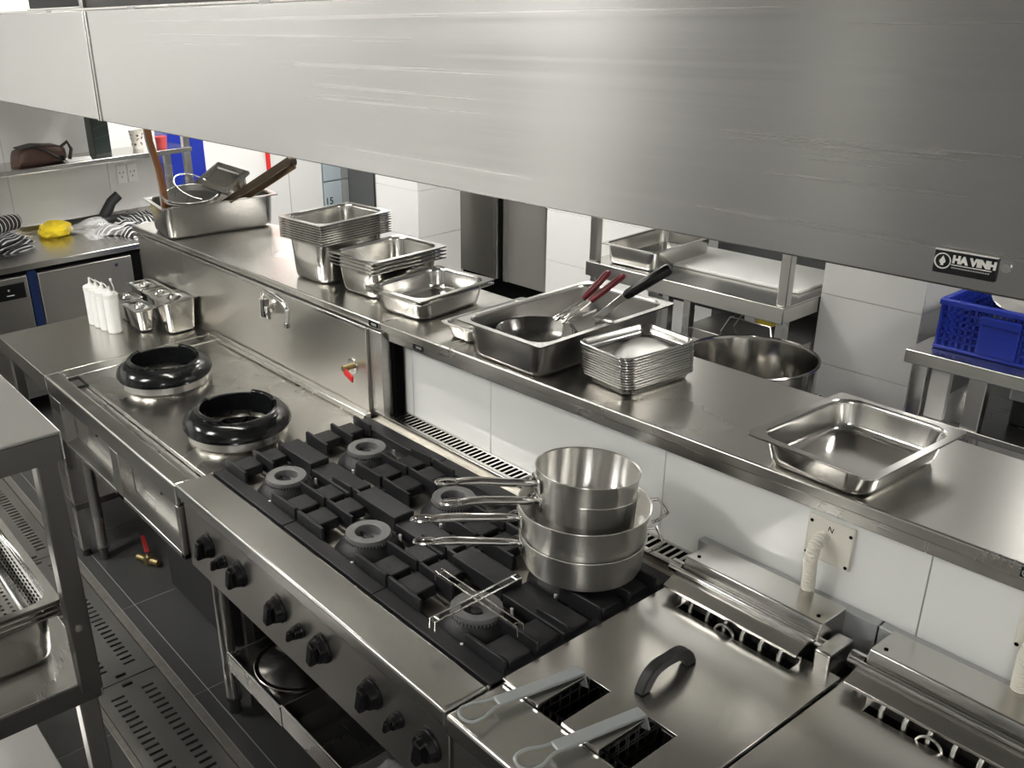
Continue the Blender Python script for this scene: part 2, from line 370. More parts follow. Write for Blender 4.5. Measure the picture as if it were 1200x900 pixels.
# ceiling lights (real lamps in the room)
def ceiling_light(x, y, wx, wy, label):
    t = thing('ceiling_light', label, 'light', (x, y, CZ), 'ceiling light panels')
    f = MB(); 
    for a, b_ in (((-wx / 2, -wy / 2, -.03), (wx / 2, -wy / 2 + .02, 0)), ((-wx / 2, wy / 2 - .02, -.03), (wx / 2, wy / 2, 0)),
                  ((-wx / 2, -wy / 2 + .02, -.03), (-wx / 2 + .02, wy / 2 - .02, 0)), ((wx / 2 - .02, -wy / 2 + .02, -.03), (wx / 2, wy / 2 - .02, 0))): f.box(a, b_)
    f.build('frame', M['white'], t, .002, local=True)
    MB().box((-wx / 2 + .02, -wy / 2 + .02, -.022), (wx / 2 - .02, wy / 2 - .02, -.012)).build('diffuser', M['lamp'], t, 0, local=True)
for x, y in ((-6.9, 1.0), (-4.6, -1.0), (-2.85, -1.0), (1.2, -1.6), (-4.4, 5.4), (-1.2, 5.4), (.7, 3.0), (-7.0, 5.4), (-5.3, 2.9), (-3.7, 3.0)):
    ceiling_light(x, y, .6, 1.2 if y < 4 else .6, 'square white ceiling light panel with a thin frame')

# ================================================================== COOKING LINE
# ---- worktable left of the wok range
t = thing('worktable', 'plain stainless worktable left of the wok range, bottles and lidded pans on it', 'table', (-3.75, 1.2, 0))
MB().prism([(.885, .82), (.885, .752), (.892, .752), (.892, .812), (1.58, .812), (1.58, .82)], 'x', -4.06, -3.441).build('table_top', M['topY'], t, .003, seg=3)
bx('side_apron', (-4.06, .895, .76), (-4.052, 1.57, .812), M['side'], t)
for lx, ly in ((-4.02, .93), (-3.49, .93), (-4.02, 1.53), (-3.49, 1.53)):
    lg = MB().box((lx - .02, ly - .02, .03), (lx + .02, ly + .02, .812)).build('leg', M['leg'], t, .002)
    MB().lathe([(0.001, .03), (.017, .03), (.02, .0), (0.001, 0)], (lx, ly, 0), 12).build('foot', M['blackmatt'], lg)
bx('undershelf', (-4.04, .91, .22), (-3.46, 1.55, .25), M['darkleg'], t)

# ---- wok range
wr = thing('wok_range', 'long stainless two-ring wok range with stained top and front gutter', 'range', (-2.87, 1.2, 0))
X0, X1 = -3.439, -2.303
b = MB()
b.prism([(.885, .82), (.885, .748), (.902, .748), (.902, .80), (.944, .80), (.944, .82)], 'x', X0, X1)
b.build('front_lip', M['top'], wr, .008, seg=4)
b = MB().box((X0, .944, .80), (X0 + .08, 1.578, .82)).box((X0 + .08, .984, .80), (X1, 1.578, .817))
b.build('top_plate', M['wok'], wr, .003)
bx('back_ledge', (X0 + .012, 1.548, .8175), (X1, 1.578, .842), M['topY'], wr, .006, seg=3)
bx('gutter', (X0 + .08, .944, .785), (X1, .984, .798), M['side'], wr, .001)
b = MB().box((X0 + .083, .946, .7985), (X0 + .165, .982, .806))
gs = b.build('gutter_strainer', M['blackmatt'], wr, .001)
b = MB()
for i in range(5): b.box((X0 + .10, .9495 + i * .0065, .806), (X0 + .163, .9525 + i * .0065, .8095))
b.build('strainer_bars', M['leg'], gs, 0)
b = MB()
for a, c in ((X0, -3.315), (-2.83, -2.765), (-2.325, X1)): b.box((a, .887, .57), (c, .93, .747))
b.box((X0, .93, .56), (X1, .936, .80))
b.build('front_panel', M['side'], wr, .002)
b = MB().prism([(.887, .586), (.93, .596), (.93, .57), (.887, .57)], 'x', X0, X1)
b.build('front_ledge', M['top'], wr, .002)
for hx in (-3.075, -2.522):
    MB().cyl((hx, .929, .69), (hx, .926, .69), .007, 12).build('screw_hole', M['void'], wr)
bx('side_panel', (X0, .936, .57), (X0 + .008, 1.57, .80), M['side'], wr)
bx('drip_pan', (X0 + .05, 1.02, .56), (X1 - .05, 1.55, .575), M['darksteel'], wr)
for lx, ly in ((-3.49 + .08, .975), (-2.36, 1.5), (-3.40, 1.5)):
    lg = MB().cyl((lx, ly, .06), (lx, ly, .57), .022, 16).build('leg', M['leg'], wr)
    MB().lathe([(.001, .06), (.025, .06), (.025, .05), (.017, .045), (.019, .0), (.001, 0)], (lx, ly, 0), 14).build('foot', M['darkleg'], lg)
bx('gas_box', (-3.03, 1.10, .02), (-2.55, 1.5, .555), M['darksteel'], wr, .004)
b = MB().tube([(-3.25, 1.25, .50), (-3.25, 1.10, .46), (-3.15, 1.08, .44), (-3.08, 1.12, .47)], .028, 10)
b.build('blower_pipe', M['blackmatt'], wr)
# drain tap under the wok range
t = thing('drain_tap', 'brass ball valve with red lever lying under the wok range', 'valve', (-3.27, 1.10, 0))
MB().cyl((-3.30, 1.075, .02), (-3.20, 1.12, .02), .014, 12).lathe([(.001, .0), (.019, .002), (.019, .036), (.001, .038)], (-3.25, 1.098, 0.002), 12).build('valve_body', M['brass'], t)
MB().cyl((-3.25, 1.098, .036), (-3.25, 1.098, .055), .006, 8).build('stem', M['chrome'], t)
MB().beam((-3.25, 1.098, .055), (-3.36, 1.128, .068), .018, .006).build('lever', M['red'], t, .002)

# ---- wok rings
def wok_ring(x, y, label):
    t = thing('wok_ring', label, 'wok ring', (x, y, .817), 'wok rings')
    MB().lathe([(.150, 0), (.157, .006), (.153, .020), (.150, .031), (.138, .031), (.136, 0)], (0, 0, 0), 48).build('base_collar', M['wok'], t, local=True)
    MB().lathe([(.135, .0305), (.160, .0305), (.1655, .034), (.163, .039), (.171, .045), (.166, .062), (.150, .078), (.128, .087), (.119, .085), (.117, .070), (.112, .0305)], (0, 0, 0), 64).build('ring', M['ring'], t, local=True)
    for a0, a1 in ((math.radians(202), math.radians(312)), (math.radians(66), math.radians(126))):
        c = MB().lathe([(.119, .072), (.1275, .0865), (.129, .095), (.122, .100), (.112, .097), (.106, .06), (.104, .028), (.117, .028)], (0, 0, 0), 28, a0, a1)
        c.build('raised_collar', M['ring'], t, .0015, local=True)
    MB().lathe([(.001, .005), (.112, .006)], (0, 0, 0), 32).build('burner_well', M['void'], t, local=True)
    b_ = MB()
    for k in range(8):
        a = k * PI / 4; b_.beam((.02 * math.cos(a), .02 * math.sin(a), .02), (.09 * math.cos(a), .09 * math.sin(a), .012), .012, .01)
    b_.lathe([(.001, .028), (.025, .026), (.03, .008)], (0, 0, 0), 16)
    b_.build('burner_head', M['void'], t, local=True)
    return t
wok_ring(-3.08, 1.213, 'black enamelled wok ring nearer the squeeze bottles')
wok_ring(-2.503, 1.20, 'black enamelled wok ring beside the cast-iron grates')

# ---- splashback behind the woks, with faucet and gas valve
sb = thing('splashback', 'smooth stainless splashback panel behind the two wok rings', 'panel', (-3.2, 1.6, .82))
bx('sheet', (-4.10, 1.579, .0), (-2.318, 1.662, 1.119), M['splash'], sb, .002)
bx('shadow_gap', (-2.2515, 1.625, .822), (-2.236, 1.661, 1.094), M['void'], sb, 0)  # black strip standing in for the shade in the recess beside the post
bx('end_post', (-2.317, 1.590, .822), (-2.252, 1.662, 1.119), M['postgalv'], sb, .002)
t = thing('faucet', 'chrome swivel wok faucet mounted on the splashback', 'faucet', (-2.9, 1.579, 1.05))
b = MB().lathe([(.001, -.035), (.018, -.035), (.018, .03), (.001, .032)], (-2.905, 1.548, 1.065), 16)
b.cyl((-2.905, 1.548, 1.062), (-2.905, 1.5795, 1.062), .012, 12)
b.build('body', M['chrome'], t)
b = MB(); b.cyl((-2.905, 1.5785, 1.062), (-2.905, 1.573, 1.062), .024, 20); b.build('wall_flange', M['chrome'], t)
b = MB().cyl((-2.885, 1.545, 1.058), (-2.855, 1.535, 1.052), .010, 10).beam((-2.858, 1.537, 1.03), (-2.858, 1.535, 1.078), .012, .012)
b.build('tap_handle', M['chrome'], t, .002)
pts = [(-2.905, 1.548, 1.09)] + [tuple(p) for p in arc((-2.878, 1.545, 1.10), .027, PI, PI / 2, 5)] + [(-2.80, 1.535, 1.127), (-2.72, 1.522, 1.126)] + [tuple(p) for p in arc((-2.72, 1.518, 1.094), .032, PI / 2, 0, 5)] + [(-2.686, 1.512, 1.058)]
MB().tube(pts, .0085, 12).build('spout', M['chrome'], t)
MB().cyl((-2.686, 1.512, 1.064), (-2.686, 1.512, 1.048), .0105, 12).build('nozzle', M['wire'], t)
t = thing('gas_valve', 'gas valve with red lever on the splashback near the grates', 'valve', (-2.40, 1.579, .97))
MB().cyl((-2.40, 1.5785, .973), (-2.40, 1.575, .973), .026, 24).build('wall_plate', M['chrome'], t)
MB().cyl((-2.40, 1.575, .973), (-2.40, 1.54, .973), .010, 12).cyl((-2.425, 1.555, .962), (-2.40, 1.555, .973), .006, 8).build('valve_body', M['brass'], t)
b = MB().beam((-2.40, 1.545, .965), (-2.342, 1.538, .953), .007, .024); b.build('lever', M['brightred'], t, .003)

# ---- six burner range
rg = thing('gas_range', 'six-burner stainless gas range with a row of black knobs', 'range', (-1.70, 1.2, 0))
X0, X1 = -2.297, -1.108
b = MB().prism([(.887, .825), (.887, .783), (.9015, .783), (.9015, .80), (1.0, .80), (1.0, .825)], 'x', X0, X1)
b.build('front_lip', M['top'], rg, .008, seg=4)
b = MB().box((X0, 1.0, .785), (X1, 1.60, .795)).box((X0, 1.0, .795), (X0 + .006, 1.60, .822)).box((X1 - .006, 1.0, .795), (X1, 1.60, .822)).box((X0, 1.565, .795), (X1, 1.60, .824))
b.build('spill_tray', M['tray'], rg, .001)
bx('control_panel', (X0 + .004, .902, .556), (X1 - .004, .915, .80), M['panel'], rg, .003)
bx('side_panel', (X0, .915, .556), (X0 + .008, 1.60, .80), M['side'], rg); bx('side_panel', (X1 - .008, .915, .556), (X1, 1.60, .80), M['side'], rg)
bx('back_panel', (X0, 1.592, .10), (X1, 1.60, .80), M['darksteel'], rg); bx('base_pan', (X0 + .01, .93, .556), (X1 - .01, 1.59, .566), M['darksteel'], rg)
def knob(x, z, r, big):
    k = MB().cyl((x, .902, z), (x, .893, z), r, 28, r * .97).cyl((x, .893, z), (x, .876, z), r * .93, 28, r * .80).build('knob', M['black'], rg, .0015)
    p = MB(); p.obox((x, .872, z - r * .05), (r * .62, .026, r * 1.75), (0, .25, 0)); p.build('grip', M['black'], k, .005, seg=3)
    if big:
        a = MB().tube([(x + r * 1.12 * math.cos(q), .9015, z + r * 1.12 * math.sin(q)) for q in [PI * (.42 + .2 * i / 6) for i in range(7)]], .0012, 5); a.build('dial_mark', M['ink'], k)
for x in (-2.145, -1.963, -1.763, -1.564, -1.366, -1.170): knob(x, .690, .036, True)
for x in (-2.056, -1.662, -1.273): knob(x, .684, .019, False)
for lx, ly in ((-2.262, .965), (-2.20, 1.5), (-1.16, .965), (-1.16, 1.5)):
    lg = MB().cyl((lx, ly, .055), (lx, ly, .557), .023, 18).build('leg', M['leg'], rg)
    MB().lathe([(.001, .06), (.026, .06), (.026, .05), (.019, .045), (.021, 0), (.001, 0)], (lx, ly, 0), 14).build('foot', M['blackmatt'], lg)
b = MB().tube([(-2.19, 1.10, .5), (-2.19, 1.09, .3), (-2.17, 1.10, .06)], .014, 10); b.build('gas_hose', M['galv'], rg)
for i, (a, c) in enumerate(((-2.165, -1.862), (-1.856, -1.552), (-1.546, -1.24))):
    b = MB(); Y0, Y1, Z0, Z1 = .928, 1.45, .235 + .006 * i, .300 + .012 * (i > 0)
    b.box((a, Y0, Z0), (c, Y1, Z0 + .003)).box((a, Y0, Z0), (a + .003, Y1, Z1)).box((c - .003, Y0, Z0), (c, Y1, Z1)).box((a, Y1 - .003, Z0), (c, Y1, Z1)).box((a, Y0 - .006, Z0), (c, Y0 + .003, Z1))
    tr = b.build('drip_tray', M['side'], rg, .001)
    MB().tube([(a, Y0 - .004, Z1), (c, Y0 - .004, Z1)], .0045, 8).build('tray_lip', M['chrome'], tr)
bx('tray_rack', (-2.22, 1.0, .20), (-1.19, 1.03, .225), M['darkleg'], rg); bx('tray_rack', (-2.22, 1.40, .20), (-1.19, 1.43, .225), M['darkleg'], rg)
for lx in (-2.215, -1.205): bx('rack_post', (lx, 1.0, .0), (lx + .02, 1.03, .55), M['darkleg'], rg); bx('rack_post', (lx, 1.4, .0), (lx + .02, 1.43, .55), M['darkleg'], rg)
# vent strip at the back of the range
vb = MB().box((X0 - .004, 1.585, .80), (X1 - .03, 1.592, .846)).box((X0 - .004, 1.592, .842), (X1 - .03, 1.604, .846)).box((X0 - .004, 1.652, .842), (X1 - .03, 1.662, .846))
vb.build('vent_frame', M['topY'], rg, .002)
b = MB(); n = 62
for i in range(n + 1):
    x = X0 - .004 + (X1 - .026 - X0) * i / n; b.box((x - .0034, 1.604, .8430), (x + .0034, 1.652, .8452))
b.build('vent_bars', M['topY'], rg, 0); bx('vent_duct', (X0, 1.594, .80), (X1 - .03, 1.66, .839), M['void'], rg, 0)
# burners
BX, BY = (-2.083, -1.690, -1.288), (1.128, 1.402)
for x in BX:
    for y in BY:
        bu = MB().lathe([(.001, .795), (.090, .795), (.088, .806), (.064, .836), (.057, .842), (.057, .845), (.034, .845), (.034, .832), (.001, .832)], (x, y, 0), 40).build('burner', M['iron'], rg)
        c = MB().lathe([(.056, .843), (.0575, .852), (.0555, .857), (.034, .8575), (.0325, .856), (.0315, .835), (.001, .833)], (x, y, 0), 40)
        for k in range(44):
            a = 2 * PI * k / 44; c.beam((x + .0535 * math.cos(a), y + .0535 * math.sin(a), .843), (x + .0585 * math.cos(a), y + .0585 * math.sin(a), .843), .004, .007)
        c.build('burner_cap', M['burner'], bu)
        MB().lathe([(.001, .845), (.012, .844), (.014, .834)], (x, y, 0), 16).beam((x - .032, y, .840), (x + .032, y, .840), .006, .004).build('burner_core', M['iron'], bu)
        MB().cyl((x + .03, y + .075, .80), (x + .03, y + .075, .832), .004, 8).cyl((x + .05, y - .085, .80), (x + .05, y - .085, .828), .004, 8).build('igniter', M['white'], bu)
        MB().tube([(x + .07, y + .02, .80), (x + .17, y + .02, .803)], .006, 8).build('gas_tube', M['wire'], bu)
# grates: three loose castings
def grate(x0, label):
    W = .3935; t = thing('burner_grate', label, 'grate', (x0, 1.0, .797), 'cast-iron burner grates')
    f = MB(); H0, H1 = .010, .047; Lb = .556
    f.box((0, .004, H0), (W, .046, .030)); f.box((0, Lb - .05, H0), (W, Lb, .040))
    f.box((0, .046, H0), (.020, Lb - .05, .028)).box((W - .020, .046, H0), (W, Lb - .05, .028))
    f.box((.026, .248, H0), (W - .026, .276, .030))
    f.box((0, .05, .0), (.02, .07, H0)).box((W - .02, .05, 0), (W, .07, H0)).box((0, Lb - .07, 0), (.02, Lb - .05, H0)).box((W - .02, Lb - .07, 0), (W, Lb - .05, H0))
    f.build('frame', M['iron'], t, .0025, local=True)
    MB().box((.03, .214, .02), (.20, .277, .0625)).build('centre_bar', M['iron'], t, .003, local=True)
    MB().box((.20, .214, .012), (W - .006, .290, .046)).build('centre_plate', M['iron'], t, .003, local=True)
    for s in (0, 1):
        for cy in (.128, .402):
            for k, dy in enumerate((-.080, .010, .096)):
                xa, xb = (.004, .122) if s == 0 else (W - .122, W - .004)
                if dy > .09: xb, xa = (xa + .09, xa) if s == 0 else (xb, xb - .09)
                y = cy + dy - .0035; pts = [(xa, .02), (xb, .02), (xb, .060), (xa + .006, .0635), (xa, .06)] if s == 0 else [(xa, .02), (xb, .02), (xb, .06), (xb - .006, .0635), (xa, .060)]
                MB().prism(pts, 'y', y, y + .008).build('fin', M['iron'], t, .0012, local=True, seg=1)
            for dy0, dy1 in ((-.064, -.002), (.022, .080)):
                xa, xb = (.010, .082) if s == 0 else (W - .082, W - .010)
                MB().box((xa, cy + dy0, .018), (xb, cy + dy1, .047)).build('block', M['iron'], t, .003, local=True, seg=1)
    return t
grate(X0 + .004, 'cast-iron double burner grate next to the front wok ring')
grate(X0 + .401, 'cast-iron double burner grate in the middle of the range')
grate(X0 + .7955, 'cast-iron double burner grate under the saucepan stack and wire trivet')

# wire trivet over the front right burner
def loop_bar(p0, p1, half):
    p0, p1 = Vector(p0), Vector(p1); d = (p1 - p0).normalized(); s = Vector((-d.y, d.x, 0)) * half; dz = Vector((0, 0, -.022))
    return [[p0 + s + dz, p0 + s, p1 + s, p1 + s + dz], [p0 - s + dz, p0 - s, p1 - s, p1 - s + dz], [p0 + s + d * .012, p0 - s + d * .012], [p1 + s - d * .012, p1 - s - d * .012]]
t = thing('wire_trivet', 'crossed wire pot stand over the front burner beside the fryer', 'trivet', (-1.285, 1.13, .861))
zt = .886
for A, B in (((-1.411, 1.124, zt), (-1.148, 1.122, zt)), ((-1.275, .997, zt), (-1.280, 1.243, zt))):
    b = MB()
    for pl in loop_bar(A, B, .0085): b.tube(pl, .0024, 6)
    b.build('wire_loop', M['wire'], t)

# saucepans
def saucepan(z, r0, r1, h, label, ang, hl, hz, ear=False, x=-1.26, y=1.42):
    t = thing('saucepan', label, 'saucepan', (x, y, z), 'stacked saucepans')
    prof = [(.001, .0), (r0 - .014, 0), (r0 - .004, .003), (r0, .012), (r1, h - .003), (r1 + .003, h), (r1 + .0025, h + .0015), (r1 - .0015, h), (r0 - .0025, .013), (r0 - .014, .003), (.001, .003)]
    MB().lathe(prof, (0, 0, 0), 72).build('pot', M['pot'], t, local=True, smooth=50)
    d = Vector((math.cos(ang), math.sin(ang), 0)); s = Vector((-d.y, d.x, 0)); rr = r0 + (r1 - r0) * hz / h
    p = lambda k, dz: d * k + Vector((0, 0, dz))
    MB().beam(p(rr - .002, hz), p(rr + .006, hz), .055, .034).build('handle_plate', M['chrome'], t, .004, local=True)
    b = MB(); secs = []
    for k, dz, wd, th in ((rr + .003, hz, .014, .015), (rr + .03, hz + .002, .020, .018), (rr + .06, hz + .004, .022, .019), (rr + hl * .6, hz + .010, .023, .019), (rr + hl * .76, hz + .011, .025, .015), (rr + hl * .85, hz + .011, .028, .006)):
        secs.append([p(k, dz) + s * wd / 2 * math.cos(a) + Vector((0, 0, th / 2 * math.sin(a))) for a in [2 * PI * i / 12 for i in range(12)]])
    b.loft(secs); hd = b.build('handle', M['chrome'], t, local=True, smooth=60)
    c = p(rr + hl * .93, hz + .011)
    pl = [c + d * .020 * math.cos(a) * 1.25 + s * .0115 * math.sin(a) for a in [2 * PI * i / 20 for i in range(20)]]
    MB().tube(pl, .0042, 8, closed=True).build('hanging_loop', M['chrome'], hd, local=True)
    b = MB()
    for q in (-.016, .016): b.tube([p(rr, hz + .006) + s * q, p(rr + .012, hz + .010) + s * q * .9, p(rr + .03, hz + .006) + s * q * .25], .0035, 6)
    b.build('weld_bracket', M['chrome'], t, local=True)
    if ear:
        e = -d; ez = h * .62; q0 = lambda u, k: e * k + s * u + Vector((0, 0, ez + (k - rr) * .35))
        MB().tube([q0(-.045, rr), q0(-.045, rr + .012), q0(-.032, rr + .038), q0(.032, rr + .038), q0(.045, rr + .012), q0(.045, rr)], .0042, 8).build('side_handle', M['chrome'], t, local=True)
    return t
HA = math.radians(204)
saucepan(.863, .1325, .1385, .079, 'wide steel saucepan standing on the grate, lowest of the stack', math.radians(233), .235, .052, True)
saucepan(.925, .1345, .1440, .091, 'wide two-handled steel saucepan set into the lowest saucepan', math.radians(236), .235, .060, True)
for t in (saucepan(.947, .1085, .1105, .104, 'narrower steel saucepan inside the wide ones, just under the topmost', math.radians(245), .212, .080),
          saucepan(.993, .1090, .1115, .106, 'narrow open steel saucepan on top of the stack', math.radians(240), .215, .072)):
    t.rotation_euler = (Matrix.Rotation(math.radians(-3.5), 3, (.75, .66, 0)) @ Matrix.Rotation(math.radians(2.5), 3, (-.66, .75, 0))).to_euler()

# ---- electric fryers with lids, baskets and tilting element heads
def fryer(x0, which):
    X0, X1 = x0, x0 + .4095
    t = thing('electric_fryer', 'countertop electric fryer %s' % which, 'fryer', (x0 + .2, 1.2, 0))
    b = MB().prism([(.886, .822), (.886, .772), (.9015, .772), (.9015, .802), (1.034, .802), (1.034, .822)], 'x', X0, X1)
    b.build('front_lip', M['top'], t, .008, seg=4)
    bx('front_panel', (X0 + .004, .902, .30), (X1 - .004, .914, .812), M['panel'], t)
    bx('side_panel', (X0, .914, .30), (X0 + .006, 1.62, .818), M['side'], t); bx('side_panel', (X1 - .006, .914, .30), (X1, 1.62, .818), M['side'], t)
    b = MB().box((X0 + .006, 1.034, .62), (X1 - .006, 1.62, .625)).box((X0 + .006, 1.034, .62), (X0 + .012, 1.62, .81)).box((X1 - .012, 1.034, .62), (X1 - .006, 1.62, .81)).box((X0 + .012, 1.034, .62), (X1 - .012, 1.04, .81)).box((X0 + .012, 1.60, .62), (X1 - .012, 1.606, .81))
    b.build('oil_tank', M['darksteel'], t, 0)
    bx('back_riser', (X0 - .005, 1.636, .60), (X1 + .005, 1.66, .905), M['galv'], t)
    # element head
    hx0, hx1 = X0 + .030, X0 + .348
    h = MB().prism([(1.545, .915), (1.535, .884), (1.548, .840), (1.632, .840), (1.632, .915)], 'x', hx0, hx1).build('element_head', M['top'], t, .003, seg=3)
    MB().cyl((hx0 - .025, 1.527, .886), (hx1 - .004, 1.527, .886), .0065, 12).build('hinge_rod', M['chrome'], h)
    MB().cyl((hx0 - .030, 1.545, .880), (hx0 - .002, 1.545, .880), .015, 14).build('hinge_knuckle', M['chrome'], h)
    MB().prism([(1.536, .880), (1.488, .862), (1.488, .855), (1.536, .872)], 'x', hx0 - .010, hx1 - .012).build('drip_shield', M['top'], h, .001)
    MB().prism([(1.536, .873), (1.536, .845), (1.520, .845)], 'x', hx0 - .008, hx0 - .002).build('side_gusset', M['top'], h, 0)
    for sx in (hx0 + .02, hx1 - .02):
        MB().cyl((sx, 1.565, .9145), (sx, 1.565, .9165), .004, 10).build('screw', M['void'], h)
    for k in range(6):
        x = X0 + .096 + .0416 * k
        MB().tube([(x, 1.500, .853), (x, 1.493, .853), (x, 1.487, .845), (x, 1.484, .80), (x, 1.48, .70)], .0052, 10).build('heating_rod', M['wire'], h)
    MB().tube([(X0 + .165, 1.480, .80)] + [tuple(p) for p in arc((X0 + .185, 1.478, .828), .022, PI, 0, 10)] + [(X0 + .207, 1.480, .80)], .003, 8).build('lifting_ring', M['wire'], h)
    bx('sensor_bracket', (X0 + .06, 1.500, .83), (X0 + .34, 1.506, .852), M['side'], h)
    pv = bx('pivot_bracket', (hx1 + .006, 1.515, .815), (hx1 + .040, 1.60, .878), M['top'], t, .006, seg=3)
    MB().cyl((hx1 - .004, 1.545, .872), (hx1 + .012, 1.545, .872), .012, 14).build('pivot_pin', M['chrome'], pv)
        # loose lid
    c = [X0 + .100, X0 + .160, X0 + .250, X0 + .312]
    pl = [(X0 + .003, 1.030), (c[0], 1.030), (c[0], 1.163), (c[1], 1.163), (c[1], 1.030), (c[2], 1.030), (c[2], 1.165), (c[3], 1.165), (c[3], 1.030), (X1 - .002, 1.030), (X1 - .002, 1.530),
          (X0 + .332, 1.530), (X0 + .332, 1.476), (X0 + .068, 1.476), (X0 + .068, 1.530), (X0 + .003, 1.530)]
    ld = MB().prism(pl, 'z', .824, .833).build('lid', M['topY'], t, .0015)
    for a, d in ((X0 + .006, c[0]), (c[1], c[2]), (c[3], X1 - .006)): bx('front_fold', (a, 1.030, .8225), (d, 1.038, .8245), M['hoodtrim'], ld, 0)
    hp = []
    xx = X0 + .198
    for k in range(15):
        u = k / 14; y = 1.208 + .138 * u; z = .8345 + .040 * (1 - abs(2 * u - 1) ** 4)
        hp.append((y, z))
    b = MB(); n = len(hp); secs = []
    for k, (y, z) in enumerate(hp):
        y2, z2 = hp[min(k + 1, n - 1)]; y1, z1 = hp[max(k - 1, 0)]; l_ = math.hypot(y2 - y1, z2 - z1); nx, nz = -(z2 - z1) / l_, (y2 - y1) / l_
        if k == 0 or k == n - 1: nx, nz = (1 if k == n - 1 else -1), 0
        hw, ht = .0105, .0095 + .004 * abs(2 * k / (n - 1) - 1)
        secs.append([(xx + hw * sx, y + nx * ht * sy, max(.8331, z + nz * ht * sy)) for sx, sy in ((-1, -1), (1, -1), (1, 1), (-1, 1))])
    b.loft(secs); b.build('bow_handle', M['blackmatt'], ld, .003, seg=3)
    # two baskets
    for k, (ca, cb) in enumerate(((c[0], c[1]), (c[2], c[3]))):
        side = 'left' if k == 0 else 'right'
        bk = thing('fryer_basket', 'black wire basket with grey handle in the %s opening of the %s fryer' % (side, 'left' if x0 < -1 else 'right'), 'basket', ((ca + cb) / 2, 1.12, .63), 'fryer baskets')
        wa, wb, ya, yb, za, zb = ca - .05, cb + .055, 1.06, 1.40, .64, .805
        wa = max(wa, X0 + .02); wb = min(wb, X1 - .02)
        if k == 0: wb = X0 + .197
        else: wa = X0 + .203
        b = MB()
        for z in (za, zb): b.tube([(wa, ya, z), (wb, ya, z), (wb, yb, z), (wa, yb, z)], .0035, 6, closed=True)
        b.build('frame_wire', M['wire'], bk)
        b = MB()
        for i in range(1, 12):
            y = ya + (yb - ya) * i / 12; b.tube([(wa, y, zb), (wa, y, za), (wb, y, za), (wb, y, zb)], .0014, 4)
        for i in range(1, 8):
            x = wa + (wb - wa) * i / 8; b.tube([(x, ya, zb), (x, ya, za), (x, yb, za), (x, yb, zb)], .0014, 4)
        for i in range(1, 6):
            z = za + (zb - za) * i / 6; b.tube([(wa, ya, z), (wb, ya, z), (wb, yb, z), (wa, yb, z)], .0014, 4, closed=True)
        b.build('wire_mesh', M['mesh'], bk, kind='stuff')
        b = MB()
        for i in range(4): b.tube([(cb - .030 + i * .007, 1.168, .822), (cb - .026 + i * .007, 1.172, .770)], .0014, 5)
        b.tube([(cb - .034, 1.168, .822), (cb - .004, 1.168, .822)], .002, 5); b.build('hook_wires', M['wire'], bk)
        xa = ca - .010
        MB().beam((xa, 1.158, .841), (xa - .036, .968, .842), .026, .007).beam((xa, 1.158, .838), (xa + .010, 1.160, .806), .02, .004, (0, 1, 0)).build('handle', M['greyhandle'], bk, .0025)
        e = Vector((xa - .036, .968, .842)); d = Vector((-.022, -.19, 0)).normalized(); s = Vector((d.y, -d.x, 0))
        lp = [e + s * .010, e + d * .018 + s * .013, e + d * .042 + s * .022] + [e + d * (.060 + .020 * math.sin(a)) + s * .0225 * math.cos(a) for a in [PI * i / 10 for i in range(0, 11)]] + [e + d * .042 - s * .022, e + d * .018 - s * .013, e - s * .010]
        MB().tube(lp, .0032, 8).build('handle_loop', M['greyhandle'], bk)
fryer(-1.104, 'beside the gas range, its lid slotted for two baskets')
fryer(-.692, 'at the right edge, next to the other fryer')

# ---- wall plates with conduit above the fryers
def conduit(x, mark, label1):
    t = thing('wall_plate', label1, 'wall plate', (x, 1.664, 1.023))
    p = MB().prism([(x - .049 + dx, 1.023 + dz) for dx, dz in ((0, -.0475), (.097, -.049), (.0975, .048), (.001, .0475))], 'y', 1.656, 1.6635).build('plate', M['cream'], t, .003)
    for dx, dz in ((-.043, -.040), (.041, -.041), (-.040, .034), (.042, .030)):
        MB().cyl((x + dx, 1.6565, 1.023 + dz), (x + dx, 1.6552, 1.023 + dz), .0038, 10).build('screw_hole', M['void'], t)
    if mark: text('ink_mark', 'N', .016, M['ink'], t, (x - .006, 1.6555, 1.048), (1, 0, -.25), (.2, 0, 1))
    pts = [(x - .010, 1.660, 1.030)] + [tuple(q) for q in arc((x - .012, 1.650, 1.004), .026, PI / 2, PI, 7, (0, 1, 0), (0, 0, 1))] + [(x - .016, 1.626 + .010 * i / 8, 1.00 - .105 * i / 8) for i in range(1, 9)] + [(x - .02, 1.634, .84)]
    P = [Vector(q) for q in pts]; fine = []
    for a, c in zip(P, P[1:]):
        k = max(1, round((c - a).length / .0013))
        for i in range(k): fine.append(a.lerp(c, i / k))
    rs = [.0138 if (i % 4) < 2 else .0118 for i in range(len(fine))]
    MB().tube(fine, rs, 14).build('conduit', M['cream'], t, smooth=25)
conduit(-.826, True, 'cream wall plate with ribbed conduit and an ink mark, behind the left fryer')
conduit(-.430, False, 'cream wall plate with ribbed conduit cut by the right edge')

